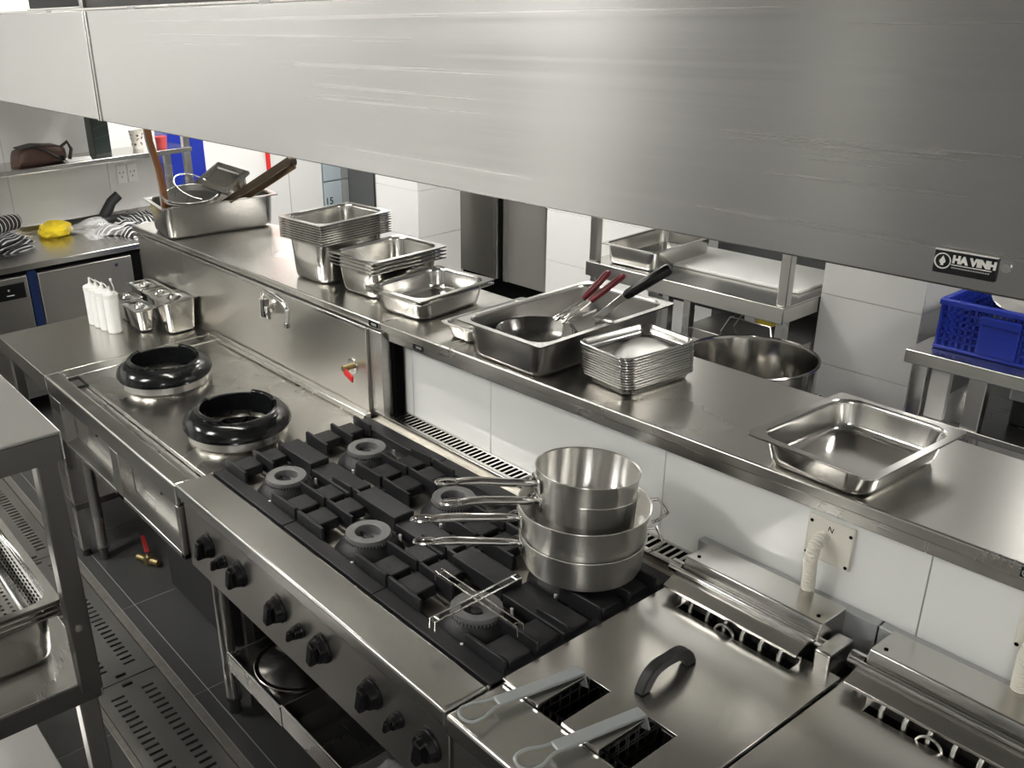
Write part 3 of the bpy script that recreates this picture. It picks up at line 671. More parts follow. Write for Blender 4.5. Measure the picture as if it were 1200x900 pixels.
# ================================================================== PASS SHELF
ps = thing('pass_shelf', 'long stainless pass shelf on top of the low tiled wall', 'shelf', (-2, 1.8, 1.12))
def fy(x): return 1.592 + (.002 * (x + 4.19) / 1.91 if x < -2.28 else .002 + (x + 2.28) * .0205)
def by(x): return 2.075 - (x + 4.19) * .0125
for a, c in ((-4.19, -2.262), (-2.2605, .35)):
    MB().prism([(a, fy(a)), (c, fy(c)), (c, by(c)), (a, by(a))], 'z', 1.123, 1.15).build('shelf_top', M['topY'], ps, .0045, seg=4)
for a, c in ((-2.245, -.642), (-.640, .35)):
    MB().prism([(a, fy(a) + .012), (c, fy(c) + .012), (c, fy(c) + .022), (a, fy(a) + .022)], 'z', 1.094, 1.1235).build('under_flange', M['top'], ps, .001)
bx('under_flange', (-4.15, 1.57 + .0085, 1.112), (-2.32, 1.586, 1.1235), M['top'], ps, .001)
def nameplate(parent, x, z, y, wd, ht, letters=True):
    """small black maker's plate with a flame in a ring"""
    p = MB().box((x, y - .002, z), (x + wd, y, z + ht)).build('nameplate', M['black'], parent, .0006)
    return p
for x, z, wd, ht in ((-2.318, 1.1275, .046, .019), (-2.115, 1.1015, .045, .018)):
    p = MB().box((x, fy(x) - .002 + (.012 if z < 1.12 else 0), z), (x + wd, fy(x) + .0015 + (.012 if z < 1.12 else 0), z + ht)).build('nameplate', M['black'], ps, .0006)
    b = MB()
    for i in range(4): b.box((x + .016 + i * .0065, fy(x) - .0026 + (.012 if z < 1.12 else 0), z + .006), (x + .0205 + i * .0065, fy(x) - .0019 + (.012 if z < 1.12 else 0), z + .013))
    b.build('worn_lettering', M['galv'], p, 0)
x = -.487; p = MB().box((x, fy(x) - .002, 1.127), (x + .046, fy(x + .046) + .0006, 1.146)).build('nameplate', M['black'], ps, .0006)
def flame_logo(parent, cx, cz, y, r):
    MB().tube([(cx + r * math.cos(a), y, cz + r * math.sin(a)) for a in [2 * PI * i / 28 for i in range(28)]], r * .09, 6, closed=True).build('logo_ring', M['label'], parent)
    pts = [(0, .72), (.22, .35), (.38, .05), (.33, -.22), (.12, -.36), (.20, -.55), (-.20, -.55), (-.12, -.36), (-.33, -.22), (-.38, .05), (-.2, .3)]
    MB().prism([(cx + u * r, cz + v_ * r) for u, v_ in pts], 'y', y - .0006, y).build('flame', M['label'], parent, 0)
flame_logo(p, x + .0105, 1.1365, fy(x) - .0022, .0068)
text('lettering', 'HA VINH', .0075, M['label'], p, (x + .0195, fy(x) - .0024, 1.1375), (1, 0, 0), (0, 0, 1), bold=.0004)

# ================================================================== PANS ON THE SHELF
def pan_mesh(W, L, H, rc=.045, fl=.017, taper=.02, lip=.004, tray=False):
    w0, l0 = W - 2 * fl, L - 2 * fl
    rings = [rrect(W, L, .010, 5, z=H - lip), rrect(W, L, .010, 5, z=H), rrect(w0 + .006, l0 + .006, rc + .003, 5, z=H), rrect(w0, l0, rc, 5, z=H - .003), rrect(w0 - .002, l0 - .002, rc, 5, z=H - .010),
             rrect(w0 - taper * .85, l0 - taper * .85, rc * .95, 5, z=.016), rrect(w0 - taper - .004, l0 - taper - .004, rc * .9, 5, z=.006), rrect(w0 - taper - .020, l0 - taper - .020, rc * .75, 5, z=.0012), rrect(w0 - taper - .05, l0 - taper - .05, rc * .6, 5, z=.0006)]
    return MB().loft(rings, False, True)
def pan(x, y, z, yaw, W, L, H, label, name='gastronorm_pan', cat='pan', mat='pan', group=None, src=None, **k):
    if src is None:
        o = pan_mesh(W, L, H, **k).build(name, M[mat], None, 0, 40, local=True, solid=.0012)
    else:
        o = src.copy(); COL.objects.link(o)
    o.location = (x, y, z + .0008); o.rotation_euler = (0, 0, math.radians(yaw))
    return tag(o, label, cat, group)
def stack(x, y, yaw, W, L, H, n, pitch, what, group, mat='pan', jit=.4, z=SH, name='gastronorm_pan', **k):
    src = None
    for i in range(n):
        pos = 'topmost' if i == n - 1 else 'bottom one' if i == 0 else '%s from the top' % ORD[n - 1 - i]
        o = pan(x + rnd.uniform(-1, 1) * .001 * jit, y + rnd.uniform(-1, 1) * .001 * jit, z + i * pitch, yaw + rnd.uniform(-1, 1) * jit, W, L, H, '%s, %s' % (what, pos), name, 'pan', mat, group, src, **k)
        src = src or o
stack(-2.820, 1.817, 3.6, .256, .314, .148, 9, .0085, 'deep steel pan in the tall stack of nine', 'tall stack of deep pans', 'pan')
stack(-2.552, 1.843, 2.0, .257, .316, .0975, 4, .012, 'steel pan in the medium stack of four', 'medium stack of pans', 'pan')
stack(-2.283, 1.810, 5.2, .262, .321, .065, 2, .012, 'shallow steel pan in the low stack of two', 'low stack of two pans', 'pan')
pan(-.866, 1.772, SH, -2.2, .271, .332, .065, 'empty shallow steel pan alone at the right end of the shelf', mat='pan')
pan(-1.735, 1.848, SH, .3, .319, .52, .102, 'large steel pan holding a bowl, a spatula and red-handled tongs', mat='pandull')
pan(-3.851, 1.838, SH, -9.7, .316, .52, .140, 'deep long steel pan full of sieves and tongs at the far shelf end', mat='pandull', rc=.035)
pan(-1.972, 1.815, SH, 1.0, .135, .33, .046, 'narrow shallow steel tray tucked beside the large utensil pan', 'oven_tray', 'tray', 'pandull', fl=.008, rc=.03, taper=.016)
# stack of twelve small oven trays with rolled rims
def tray_mesh(W, L, H):
    rr_ = .032; rings = []
    for a in range(7):
        q = PI * 1.25 - a * PI * 1.25 / 6 - PI * .25
        rings.append(rrect(W - .006 + .006 * math.cos(q), L - .006 + .006 * math.cos(q), rr_, 6, z=H - .003 + .003 * math.sin(q)))
    rings = [rrect(W - .001, L - .001, rr_, 6, z=H - .006), rrect(W, L, rr_, 6, z=H - .003), rrect(W - .002, L - .002, rr_, 6, z=H - .0005), rrect(W - .006, L - .006, rr_ - .003, 6, z=H), rrect(W - .010, L - .010, rr_ - .004, 6, z=H - .002),
             rrect(W - .022, L - .022, rr_ - .006, 6, z=.010), rrect(W - .028, L - .028, rr_ - .008, 6, z=.003), rrect(W - .040, L - .040, rr_ - .012, 6, z=.0006)]
    return MB().loft(rings, False, True)
src = None
for i in range(12):
    if src is None: o = src = tray_mesh(.181, .242, .026).build('oven_tray', M['traysteel'], None, 0, 45, local=True, solid=.0012)
    else: o = src.copy(); COL.objects.link(o)
    o.location = (-1.455 + rnd.uniform(-1, 1) * .0012 - .0006 * (i - 6), 1.808 + rnd.uniform(-1, 1) * .0012, SH + .0008 + i * .0066); o.rotation_euler = (0, 0, math.radians(-6 + rnd.uniform(-.8, .8)))
    tag(o, 'small round-cornered oven tray in the stack of twelve, %s' % ('topmost' if i == 11 else 'bottom one' if i == 0 else ORD[11 - i] + ' from the top'), 'tray', 'stack of oven trays')

# ---- things inside the large utensil pan
t = thing('mixing_bowl', 'wide dark-bottomed steel bowl lying in the utensil pan', 'bowl', (-1.760, 1.757, SH + .003), rotz=0)
bw = MB().lathe([(.001, .0), (.045, .0), (.075, .012), (.096, .036), (.105, .062), (.108, .063), (.1065, .065), (.1035, .062), (.094, .037), (.073, .014), (.045, .003), (.001, .003)], (0, 0, 0), 56).build('bowl', M['bowl'], t, local=True, smooth=60)
def tongs(A, B, Cc, label, sd):
    A, B, Cc = Vector(A), Vector(B), Vector(Cc); t = thing('kitchen_tongs', label, 'tongs', A, 'red-handled tongs')
    s = Vector((.7, -.3, .1)).normalized() * sd
    for q in (-1, 1):
        w_ = MB().tube([A + s * q * 1.6, A.lerp(B, .3) + s * q * 1.3, B + s * q * .5], .0032, 8)
        w_.tube([A + s * q * 1.6, A + s * q * 1.6 + (B - A).normalized() * .03 + Vector((0, -.006, 0)), A + s * q * 1.4 + (B - A).normalized() * .06], .0028, 6)
        w_.build('arm', M['chrome'], t)
    d = (Cc - B).normalized(); n_ = s.normalized()
    pts = [B + n_ * .005, B.lerp(Cc, .5) + n_ * .009, Cc + n_ * .009] + [Cc + d * .008 * math.sin(a) + n_ * .009 * math.cos(a) for a in (PI * .3, PI * .5, PI * .7)] + [Cc - n_ * .009, B.lerp(Cc, .5) - n_ * .009, B - n_ * .005]
    MB().tube(pts, .0062, 8, closed=True).build('red_grip', M['silicone'], t, smooth=60)
tongs((-1.790, 1.86, 1.212), (-1.735, 1.915, 1.273), (-1.692, 1.955, 1.343), 'red-handled tongs leaning on the bowl, the left pair', .006)
tongs((-1.765, 1.86, 1.210), (-1.708, 1.915, 1.273), (-1.642, 1.955, 1.345), 'red-handled tongs leaning on the bowl, the right pair', .006)
t = thing('spatula', 'broad steel spatula with thick black handle in the utensil pan', 'spatula', (-1.70, 1.87, 1.21))
MB().beam((-1.742, 1.845, 1.204), (-1.662, 1.885, 1.236), .085, .0018, (0.1, -.5, 1)).build('blade', M['pandull'], t, .0005)
MB().beam((-1.665, 1.883, 1.234), (-1.590, 1.925, 1.316), .022, .005, (.6, -.6, .5)).build('shaft', M['chrome'], t, .002)
MB().tube([(-1.596, 1.922, 1.309), (-1.590, 1.925, 1.316), (-1.500, 1.965, 1.392), (-1.494, 1.968, 1.397)], [.011, .014, .0155, .011], 12).build('handle', M['black'], t)

# ---- things inside the far pan
def sieve(c, r, tilt, label, deep=.05):
    t = thing('sieve', label, 'sieve', c, 'sieves in the far pan'); t.rotation_euler = tilt
    MB().tube([(r * math.cos(a), r * math.sin(a), 0) for a in [2 * PI * i / 40 for i in range(40)]], .0042, 8, closed=True).build('rim', M['wire'], t, local=True)
    MB().tube([(r * 1.02 * math.cos(a), r * 1.02 * math.sin(a), -.009) for a in [2 * PI * i / 40 for i in range(40)]], .0025, 6, closed=True).build('rim_wire', M['wire'], t, local=True)
    MB().lathe([(r, -.001), (r * .93, -deep * .5), (r * .7, -deep * .85), (r * .35, -deep), (.001, -deep)], (0, 0, 0), 36).build('mesh_bowl', M['mesh'], t, local=True)
    MB().tube([(r, .012, 0), (r + .012, .010, .004), (r + .012, -.010, .004), (r, -.012, 0)], .003, 6).build('hook', M['wire'], t, local=True)
    return t
sieve((-3.840, 1.745, 1.316), .122, (Matrix.Rotation(math.radians(9), 3, (.42, .9, 0)) @ Matrix.Rotation(math.radians(-75), 3, 'Z')).to_euler(), 'round fine sieve with pale rim lying on the near end of the pan')
t = thing('wire_strainer', 'open wire strainer hoop behind the round sieve in the far pan', 'strainer', (-3.93, 1.80, 1.29))
q = Matrix.Translation((-3.935, 1.80, 1.30)) @ Euler((math.radians(-12), math.radians(28), 0)).to_matrix().to_4x4()
hoop = lambda r, z: [q @ Vector((r * math.cos(a), r * math.sin(a), z)) for a in [2 * PI * i / 36 for i in range(36)]]
MB().tube(hoop(.098, .03), .0035, 8, closed=True).build('hoop', M['wire'], t)
b = MB()
for k in range(8):
    a = 2 * PI * k / 8; b.tube([q @ Vector((.098 * math.cos(a), .098 * math.sin(a), .03)), q @ Vector((.085 * math.cos(a), .085 * math.sin(a), -.02)), q @ Vector((.04 * math.cos(a), .04 * math.sin(a), -.045)), q @ Vector((0, 0, -.05))], .0022, 5)
b.build('ribs', M['wire'], t)
t = thing('grill_tongs', 'long dark flat tongs sticking out of the far pan towards the hood', 'tongs', (-3.80, 1.87, 1.24))
for k, (A, B, wd, mm) in enumerate((((-3.815, 1.84, 1.237), (-3.325, 1.945, 1.4815), .032, 'tool'), ((-3.815, 1.957, 1.250), (-3.300, 1.954, 1.468), .032, 'toolbrown'))):
    MB().beam(A, B, .008, wd).build('blade', M[mm], t, .003)
MB().cyl((-3.318, 1.935, 1.477), (-3.318, 1.965, 1.477), .018, 16).build('spring_end', M['tool'], t)
t = thing('steel_container', 'small tilted steel container with stepped lid in the far pan', 'container', (-3.67, 1.88, 1.33))
mt_ = Matrix.Translation((-3.845, 1.925, 1.318)) @ Euler((math.radians(30), math.radians(3), math.radians(2))).to_matrix().to_4x4()
b = pan_mesh(.28, .145, .05, rc=.03, fl=.012); b.v = [tuple(mt_ @ Vector(v)) for v in b.v]; b.build('container', M['pandull'], t, 0, 40, solid=.0012)
b = MB().loft([rrect(.283, .148, .012, 5, z=.051), rrect(.283, .148, .012, 5, z=.054), rrect(.25, .118, .02, 5, z=.057), rrect(.21, .09, .02, 5, z=.057), rrect(.17, .06, .012, 5, z=.036), rrect(.165, .055, .012, 5, z=.0355)]); b.v = [tuple(mt_ @ Vector(v)) for v in b.v]; b.build('lid', M['pan'], t, 0, 40)
t = thing('wooden_paddle', 'tall curved brown wooden paddle with pale edge standing in the far pan', 'paddle', (-3.94, 1.70, 1.2))
pl = [(-3.93, 1.19), (-3.935, 1.34), (-3.955, 1.42), (-3.985, 1.48), (-4.01, 1.53), (-4.02, 1.60), (-4.025, 1.66)]
def strip(dx0, dx1): return [(x + dx0, z) for x, z in pl] + [(x + dx1, z) for x, z in reversed(pl)]
MB().prism(strip(-.008, .024), 'y', 1.648, 1.668).build('blade', M['wood'], t, .002)
MB().prism(strip(-.030, -.008), 'y', 1.650, 1.666).build('pale_edge', M['woodpale'], t, .002)

# ================================================================== EXHAUST HOOD
hd = thing('exhaust_hood', 'long brushed stainless exhaust hood hanging over the cooking line', 'hood', (-2, 1.5, 1.83))
HY, HB, HT = .80, 1.8325, 2.066
b = MB().box((-2.196, HY, HB), (1.6, HY + .012, HT)).build('front_panel', M['hood'], hd, .002)
b = MB().box((-6.2, HY + .001, HB), (-2.199, HY + .012, HT)).build('front_panel', M['hood'], hd, .002)
bx('seam_flange', (-2.207, HY - .0035, HB), (-2.199, HY + .002, HT - .003), M['hoodtrim'], hd, .001)
bx('seam_flange', (-2.194, HY - .0025, HB), (-2.187, HY + .002, HT - .003), M['hoodtrim'], hd, .001)
bx('bottom_return', (-6.2, HY + .012, HB), (1.6, HY + .05, HB + .004), M['hoodtrim'], hd, .001)
bx('top_edge', (-6.2, HY - .001, HT - .001), (1.6, HY + .03, HT + .004), M['hoodtrim'], hd, .001)
bx('top_panel', (-6.2, HY + .012, HT - .012), (1.6, 2.20, HT - .004), M['side'], hd, 0)
bx('back_panel', (-6.2, 2.20, HB), (1.6, 2.212, HT), M['side'], hd, .001)
for xx in (-6.2, 1.588): bx('end_panel', (xx, HY + .012, HB), (xx + .012, 2.20, HT), M['side'], hd, .001)
MB().prism([(1.55, 2.04), (2.19, 1.86), (2.19, 1.87), (1.55, 2.05)], 'x', -6.18, 1.58).build('filter_bank', M['side'], hd, 0)
bx('grease_gutter', (-6.18, 2.14, 1.835), (1.58, 2.19, 1.86), M['side'], hd, .001)
np_ = bx('nameplate', (-.3515, HY - .0025, 1.8435), (-.3045, HY + .0005, 1.8625), M['black'], hd, .0006)
bx('plate_rim', (-.3515, HY - .003, 1.8618), (-.3045, HY - .0008, 1.8630), M['label'], np_, .0002)
flame_logo(np_, -.3445, 1.8535, HY - .0027, .0060)
text('lettering', 'HA VINH', .0080, M['label'], np_, (-.3370, HY - .0031, 1.8535), (1, 0, 0), (0, 0, 1), bold=.0005)
bx('underline', (-.3375, HY - .0031, 1.8512), (-.3075, HY - .0024, 1.8519), M['label'], np_, 0)
b = MB()
for i in range(16): b.box((-.3370 + i * .0018, HY - .0030, 1.8488), (-.3358 + i * .0018, HY - .0024, 1.8498))
b.build('small_print', M['galv'], np_, 0)
MB().cyl((-.2985, HY + .001, 1.8555), (-.2985, HY - .0015, 1.8555), .0034, 14).build('rivet', M['side'], hd)
for x in (-2.45, -1.95, -1.42, -.95): bx('top_clip', (x, HY - .002, HT - .002), (x + .035, HY + .006, HT + .003), M['galv'], hd, .0005)
def hood_lamp(x, label, ln=.9):
    t = thing('hood_lamp', label, 'light', (x, 1.22, 2.02), 'lamps inside the hood')
    bx('housing', (x - ln / 2 - .03, 1.17, 2.02), (x + ln / 2 + .03, 1.27, 2.052), M['white'], t)
    MB().cyl((x - ln / 2, 1.22, 2.0), (x + ln / 2, 1.22, 2.0), .018, 12).build('tube', M['tube'], t)
hood_lamp(-2.75, 'tube lamp under the hood above the wok rings')
# ducts lying on the hood
t = thing('exhaust_duct', 'dark square duct resting on the hood, behind its front edge', 'duct', (-2.6, 1.3, 2.062))
bx('duct_body', (-3.0, 1.10, 2.0625), (-1.9, 1.5, 2.42), M['darksteel'], t, .004); bx('duct_flange', (-3.03, 1.09, 2.0625), (-3.0, 1.51, 2.44), M['hoodtrim'], t)
t = thing('duct_box', 'black box unit standing on the hood at the far left', 'box', (-3.45, 1.3, 2.062))
bx('box_body', (-3.70, 1.15, 2.075), (-3.17, 1.5, 2.42), M['blackmatt'], t, .004); bx('box_base', (-3.70, 1.14, 2.0625), (-3.17, 1.51, 2.0755), M['white'], t)

# ================================================================== ON THE LEFT WORKTABLE
def bottle(x, y, label, cap_up):
    t = thing('squeeze_bottle', label, 'bottle', (x, y, RG), 'white squeeze bottles')
    MB().lathe([(.001, 0), (.027, 0), (.0305, .004), (.0305, .155), (.030, .162), (.026, .165), (.001, .165)], (0, 0, 0), 28).build('body', M['bottle'], t, local=True)
    MB().lathe([(.0315, .150), (.032, .153), (.032, .166), (.028, .170), (.012, .174), (.006, .182), (.0045, .196), (.001, .196)], (0, 0, 0), 28).build('cap', M['white'], t, local=True)
    if cap_up: pts = [(.028, 0, .168), (.042, .004, .178), (.048, .004, .200), (.040, .0, .224), (.036, 0, .232)]
    else: pts = [(.028, 0, .168), (.038, .006, .176), (.030, .01, .192), (.012, .006, .199), (.002, .0, .199)]
    MB().tube(pts, .0022, 6).build('tether', M['white'], t, local=True)
    e = pts[-1]; MB().lathe([(.001, -.006), (.0055, -.005), (.0055, .005), (.001, .006)], e, 10).build('nozzle_plug', M['white'], t, local=True)
for i, (x, y) in enumerate(((-3.918, 1.268), (-3.862, 1.273), (-3.805, 1.278), (-3.745, 1.287))):
    bottle(x, y, 'white squeeze bottle, %s' % ['farthest of the row of four', 'second from the far end of the row', 'third from the far end of the row', 'nearest of the row, its cap tether standing up'][i], i == 3)
def lidded_pan(x, y, W, L, H, label, yaw, hole=True):
    t = thing('lidded_pan', label, 'pan', (x, y, RG + .001), 'small lidded pans', math.radians(yaw))
    pan_mesh(W, L, H, rc=.022, fl=.010, taper=.022, lip=.003).build('pan', M['pan'], t, 0, 40, local=True, solid=.001)
    b = MB().loft([rrect(W + .004, L + .004, .012, 4, z=H - .002), rrect(W + .004, L + .004, .012, 4, z=H + .002), rrect(W - .01, L - .01, .012, 4, z=H + .003), rrect(W - .03, L - .03, .02, 4, z=H + .003), rrect(W - .045, L - .045, .02, 4, z=H - .004)], True, True)
    ld = b.build('lid', M['pan'], t, 0, 40, local=True)
    # raised grip: a bowed strip pressed in the lid
    c = MB(); secs = []
    for k in range(9):
        u = k / 8; z = H - .004 + .016 * math.sin(PI * u); secs.append([(sx * .014, (u - .5) * L * .42, z + dz) for sx, dz in ((-1, -.001), (1, -.001), (.8, .003), (-.8, .003))])
    c.loft(secs); c.build('lid_grip', M['chrome'], ld, local=True, smooth=50)
    return t
lidded_pan(-3.587, 1.498, .150, .158, .142, 'largest lidded pan, nearest the splashback and the wok rings', 2)
lidded_pan(-3.700, 1.388, .158, .100, .100, 'small lidded pan beside the squeeze bottles', 2)
lidded_pan(-3.868, 1.400, .150, .100, .100, 'small lidded pan behind the squeeze bottles, near the counter edge', 0)
lidded_pan(-3.760, 1.508, .150, .110, .120, 'middle lidded pan wedged behind the largest one', -2)
lidded_pan(-3.925, 1.512, .150, .110, .120, 'farthest lidded pan against the splashback', 1)

# ================================================================== NEAR RACK AT LEFT
rk = thing('worktable_rack', 'near left stainless worktable with overshelf, pans on its lower deck', 'table', (-2.1, .1, 0))
MB().prism([(-1.20, 1.40), (.409, 1.40), (.409, 1.345), (.404, 1.345), (.404, 1.394), (-1.195, 1.394), (-1.195, 1.345), (-1.20, 1.345)], 'x', -2.62, -1.554).build('overshelf', M['rack'], rk, .003, seg=3)
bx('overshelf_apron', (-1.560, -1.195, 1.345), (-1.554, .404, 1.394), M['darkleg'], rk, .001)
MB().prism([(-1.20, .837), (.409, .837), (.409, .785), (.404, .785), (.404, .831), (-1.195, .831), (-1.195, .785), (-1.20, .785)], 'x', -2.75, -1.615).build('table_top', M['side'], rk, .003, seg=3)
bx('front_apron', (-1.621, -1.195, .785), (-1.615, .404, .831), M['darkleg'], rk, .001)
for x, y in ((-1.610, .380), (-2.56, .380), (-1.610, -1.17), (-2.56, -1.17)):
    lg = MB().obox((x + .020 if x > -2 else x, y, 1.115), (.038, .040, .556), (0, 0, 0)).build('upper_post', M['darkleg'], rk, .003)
    if x > -2 and y > 0:
        for z in (1.344, .99): MB().cyl((x + .0385, y - .004, z), (x + .0405, y - .004, z), .007, 12).build('bolt', M['chrome'], lg)
for x, y in ((-1.645, .380), (-2.72, .380), (-1.645, -1.17), (-2.72, -1.17)):
    lg = MB().box((x - .02, y - .02, .04), (x + .02, y + .02, .832)).build('leg', M['leg'], rk, .003)
    MB().lathe([(.001, .04), (.018, .04), (.022, 0), (.001, 0)], (x, y, 0), 12).build('foot', M['blackmatt'], lg)
bx('bottom_shelf', (-2.74, -1.18, .18), (-1.64, .396, .20), M['rack'], rk, .003)
def perforated(o_, u, v, nu, nv, cu, cv, r):
    """sheet with round holes: nu x nv cells of size cu x cv spanned by the unit vectors u, v"""
    o_, u, v = Vector(o_), Vector(u), Vector(v); mb = MB()
    for i in range(nu):
        for j in range(nv):
            c = o_ + u * (i + .5) * cu + v * (j + .5) * cv
            sq = [(-1, -1), (0, -1), (1, -1), (1, 0), (1, 1), (0, 1), (-1, 1), (-1, 0)]
            out = [c + u * a * cu / 2 + v * b_ * cv / 2 for a, b_ in sq]
            inn = [c + (u * a + v * b_).normalized() * r for a, b_ in sq]
            k = len(mb.v); mb.v += [tuple(p) for p in out + inn]
            mb.f += [(k + q, k + (q + 1) % 8, k + 8 + (q + 1) % 8, k + 8 + q) for q in range(8)]
    return mb
# pans on the near rack: three nested solid pans and a perforated one on top
RX, RY = -1.955, .222
stack(RX, RY, 0, .53, .320, .122, 3, .012, 'deep steel pan under the perforated one on the near rack', 'pans on the near rack', 'pan', .2, .837)
t = thing('perforated_pan', 'perforated steel pan on top of the stack on the near rack', 'pan', (RX, RY, .884))
W, L, H = .53, .320, .106; w0, l0, w1, l1 = W - .034, L - .034, W - .066, L - .066
MB().loft([rrect(W, L, .01, 5, z=H - .004), rrect(W, L, .01, 5, z=H), rrect(w0 + .004, l0 + .004, .045, 5, z=H), rrect(w0, l0, .042, 5, z=H - .006), rrect(w0 - .002, l0 - .002, .042, 5, z=H - .018)], False, False).build('rim', M['pan'], t, 0, 40, local=True, solid=.0012)
MB().loft([rrect(w0 - .002, l0 - .002, .042, 5, z=H - .018), rrect(w1, l1, .036, 5, z=.012), rrect(w1 - .012, l1 - .012, .03, 5, z=.003), rrect(w1 - .034, l1 - .034, .022, 5, z=.0022)], False, False).build('side_wall', M['pan'], t, 0, 40, local=True, solid=.001)
perforated((-(w1 - .034) / 2, -(l1 - .034) / 2, .0022), (1, 0, 0), (0, 1, 0), 24, 12, (w1 - .034) / 24, (l1 - .034) / 12, .0042).build('perforated_base', M['pandull'], t, 0, 0, local=True)
b = MB()
for i in range(22):
    for j in range(5):
        px_ = -.19 + i * .018 + (.009 if j % 2 else 0); zz = .022 + j * .013; yy = l1 / 2 + (l0 - l1) / 2 * (zz / H) - .0016
        b.cyl((px_, yy + .0012, zz), (px_, yy - .0006, zz), .0032, 8)
b.build('wall_holes', M['void'], t, 0, 0, local=True)

# ================================================================== FLOOR DRAIN
dr = thing('floor_drain', 'floor channel drain with slotted steel covers in front of the range', 'drain', (-2.6, .745, -.01))
def cover(x0, x1):
    y0, y1 = .632, .853; b = MB(); n = int((x1 - x0 - .12) / .0305); xs_ = [x0 + .075 + i * .0305 for i in range(n)]
    rows = ((.665, .710), (.770, .812)); hw = .0055
    # strips between the slots
    b.box((x0, y0, -.008), (x1, rows[0][0], -.001)).box((x0, rows[1][1], -.008), (x1, y1, -.001))
    hole = (.722, .758)
    b.box((x0 + .018 + .016, rows[0][1], -.008), (x1 - .034, rows[1][0], -.001))
    for a, c in ((x0, x0 + .018), (x1 - .018, x1)): b.box((a, rows[0][1], -.008), (c, rows[1][0], -.001))
    for a, c in ((x0 + .018, x0 + .034), (x1 - .034, x1 - .018)): b.box((a, rows[0][1], -.008), (c, hole[0], -.001)).box((a, hole[1], -.008), (c, rows[1][0], -.001))
    for r0, r1 in rows:
        e = [x0] + [q for s in xs_ for q in (s - hw, s + hw)] + [x1]
        for a, c in zip(e[::2], e[1::2]): b.box((a, r0, -.008), (c, r1, -.001))
    b.build('slotted_cover', M['grate'], dr, 0)
for k in range(-2, 3): cover(-2.632 + k * .95 + .003 - 0.0, -2.632 + (k + 1) * .95 - .003)
bx('rail', (-5.4, .857, -.01), (.2, .886, .001), M['rail'], dr, .0015); bx('rail', (-5.4, .612, -.01), (.2, .630, .001), M['rail'], dr, .0015)
MB().box((-5.4, .619, -.099), (.2, .871, -.09)).box((-5.4, .619, -.09), (.2, .624, -.011)).box((-5.4, .866, -.09), (.2, .871, -.011)).build('channel', M['void'], dr, 0)

# ================================================================== THINGS IN THE DRIP TRAYS
t = thing('frying_pan', 'shiny steel pan lying in the first pulled-out drip tray', 'pan', (-2.01, 1.05, .24))
MB().lathe([(.001, .0), (.09, .0), (.105, .012), (.128, .045), (.130, .047), (.1285, .048), (.1035, .014), (.088, .003), (.001, .003)], (-2.013, 1.072, .241), 48).build('pan_body', M['pan'], t, smooth=60)
MB().lathe([(.115, .046), (.05, .070), (.012, .078), (.001, .079)], (-2.013, 1.072, .241), 48).build('lid', M['pan'], t, smooth=60)
MB().lathe([(.001, .079), (.012, .079), (.014, .092), (.001, .097)], (-2.013, 1.072, .241), 16).build('lid_knob', M['black'], t)
def crumple(name, c, sx, sy, sz, mat, label, cat, seed, n=11, fold=.6):
    r = random.Random(seed); bm = bmesh.new(); bmesh.ops.create_icosphere(bm, subdivisions=3, radius=1)
    dirs = [Vector((r.gauss(0, 1), r.gauss(0, 1), r.gauss(0, 1))).normalized() for _ in range(n)]
    for v in bm.verts:
        k = 1 + fold * sum(abs(v.co.normalized().dot(d)) ** 8 * r2 for d, r2 in zip(dirs, [.5 if i % 2 else -.4 for i in range(n)])) + r.uniform(-.09, .09)
        v.co = v.co * k; v.co = Vector((v.co.x * sx, v.co.y * sy, max(v.co.z, -.55) * sz))
    zmin = min(v.co.z for v in bm.verts)
    me = bpy.data.meshes.new(name)
    for v in bm.verts: v.co.z -= zmin
    bm.to_mesh(me); bm.free(); me.materials.append(mat)
    o = bpy.data.objects.new(name, me); COL.objects.link(o); o.location = c
    return tag(o, label, cat)
crumple('plastic_bag', (-1.46, 1.02, .247), .085, .07, .045, M['film'], 'crumpled clear plastic bag in the drip tray under the range', 'bag', 3)

# ================================================================== BACK LEFT: COUNTER FRIDGE, WALL SHELF
cf = thing('counter_fridge', 'stainless undercounter fridge along the left wall with dark control panel', 'fridge', (-5.4, .8, 0))
bx('worktop', (-5.797, -1.0, .828), (-5.03, 2.40, .86), M['top'], cf, .003); bx('upstand', (-5.797, -1.0, .86), (-5.788, 2.40, .90), M['top'], cf, .002)
bx('cabinet', (-5.78, -1.0, .12), (-5.06, 2.38, .826), M['side'], cf, .002)
bx('black_gap', (-5.058, -1.0, .805), (-5.052, 2.38, .827), M['void'], cf, 0)
for y0, y1 in ((-.30, .55), (.60, 1.305), (1.362, 1.882), (1.945, 2.38)):
    d = bx('door', (-5.06, y0, .16), (-5.030, y1, .803), M['door'], cf, .004)
    if y0 > 1.3: MB().cyl((-5.0302, y1 - .09, .765), (-5.0285, y1 - .09, .765), .010, 14).build('lock', M['chrome'], d)
bx('corner_strip', (-5.06, 1.312, .13), (-5.032, 1.355, .82), M['bluestrip'], cf, .001); bx('gasket', (-5.06, 1.888, .13), (-5.040, 1.938, .82), M['void'], cf, .001)
cp = bx('control_panel', (-5.031, 1.10, .690), (-5.0265, 1.285, .772), M['black'], cf, .002)
bx('display_line', (-5.027, 1.185, .712), (-5.0258, 1.225, .716), M['label'], cp, 0); MB().cyl((-5.0268, 1.20, .742), (-5.0255, 1.20, .742), .006, 12).build('button', M['galv'], cp)
for y in (-.9, 2.3): MB().cyl((-5.12, y, 0), (-5.12, y, .12), .02, 12).build('leg', M['leg'], cf)
ws = thing('wall_shelf', 'stainless shelf on the left wall above the counter fridge', 'shelf', (-5.6, 1.5, 1.26))
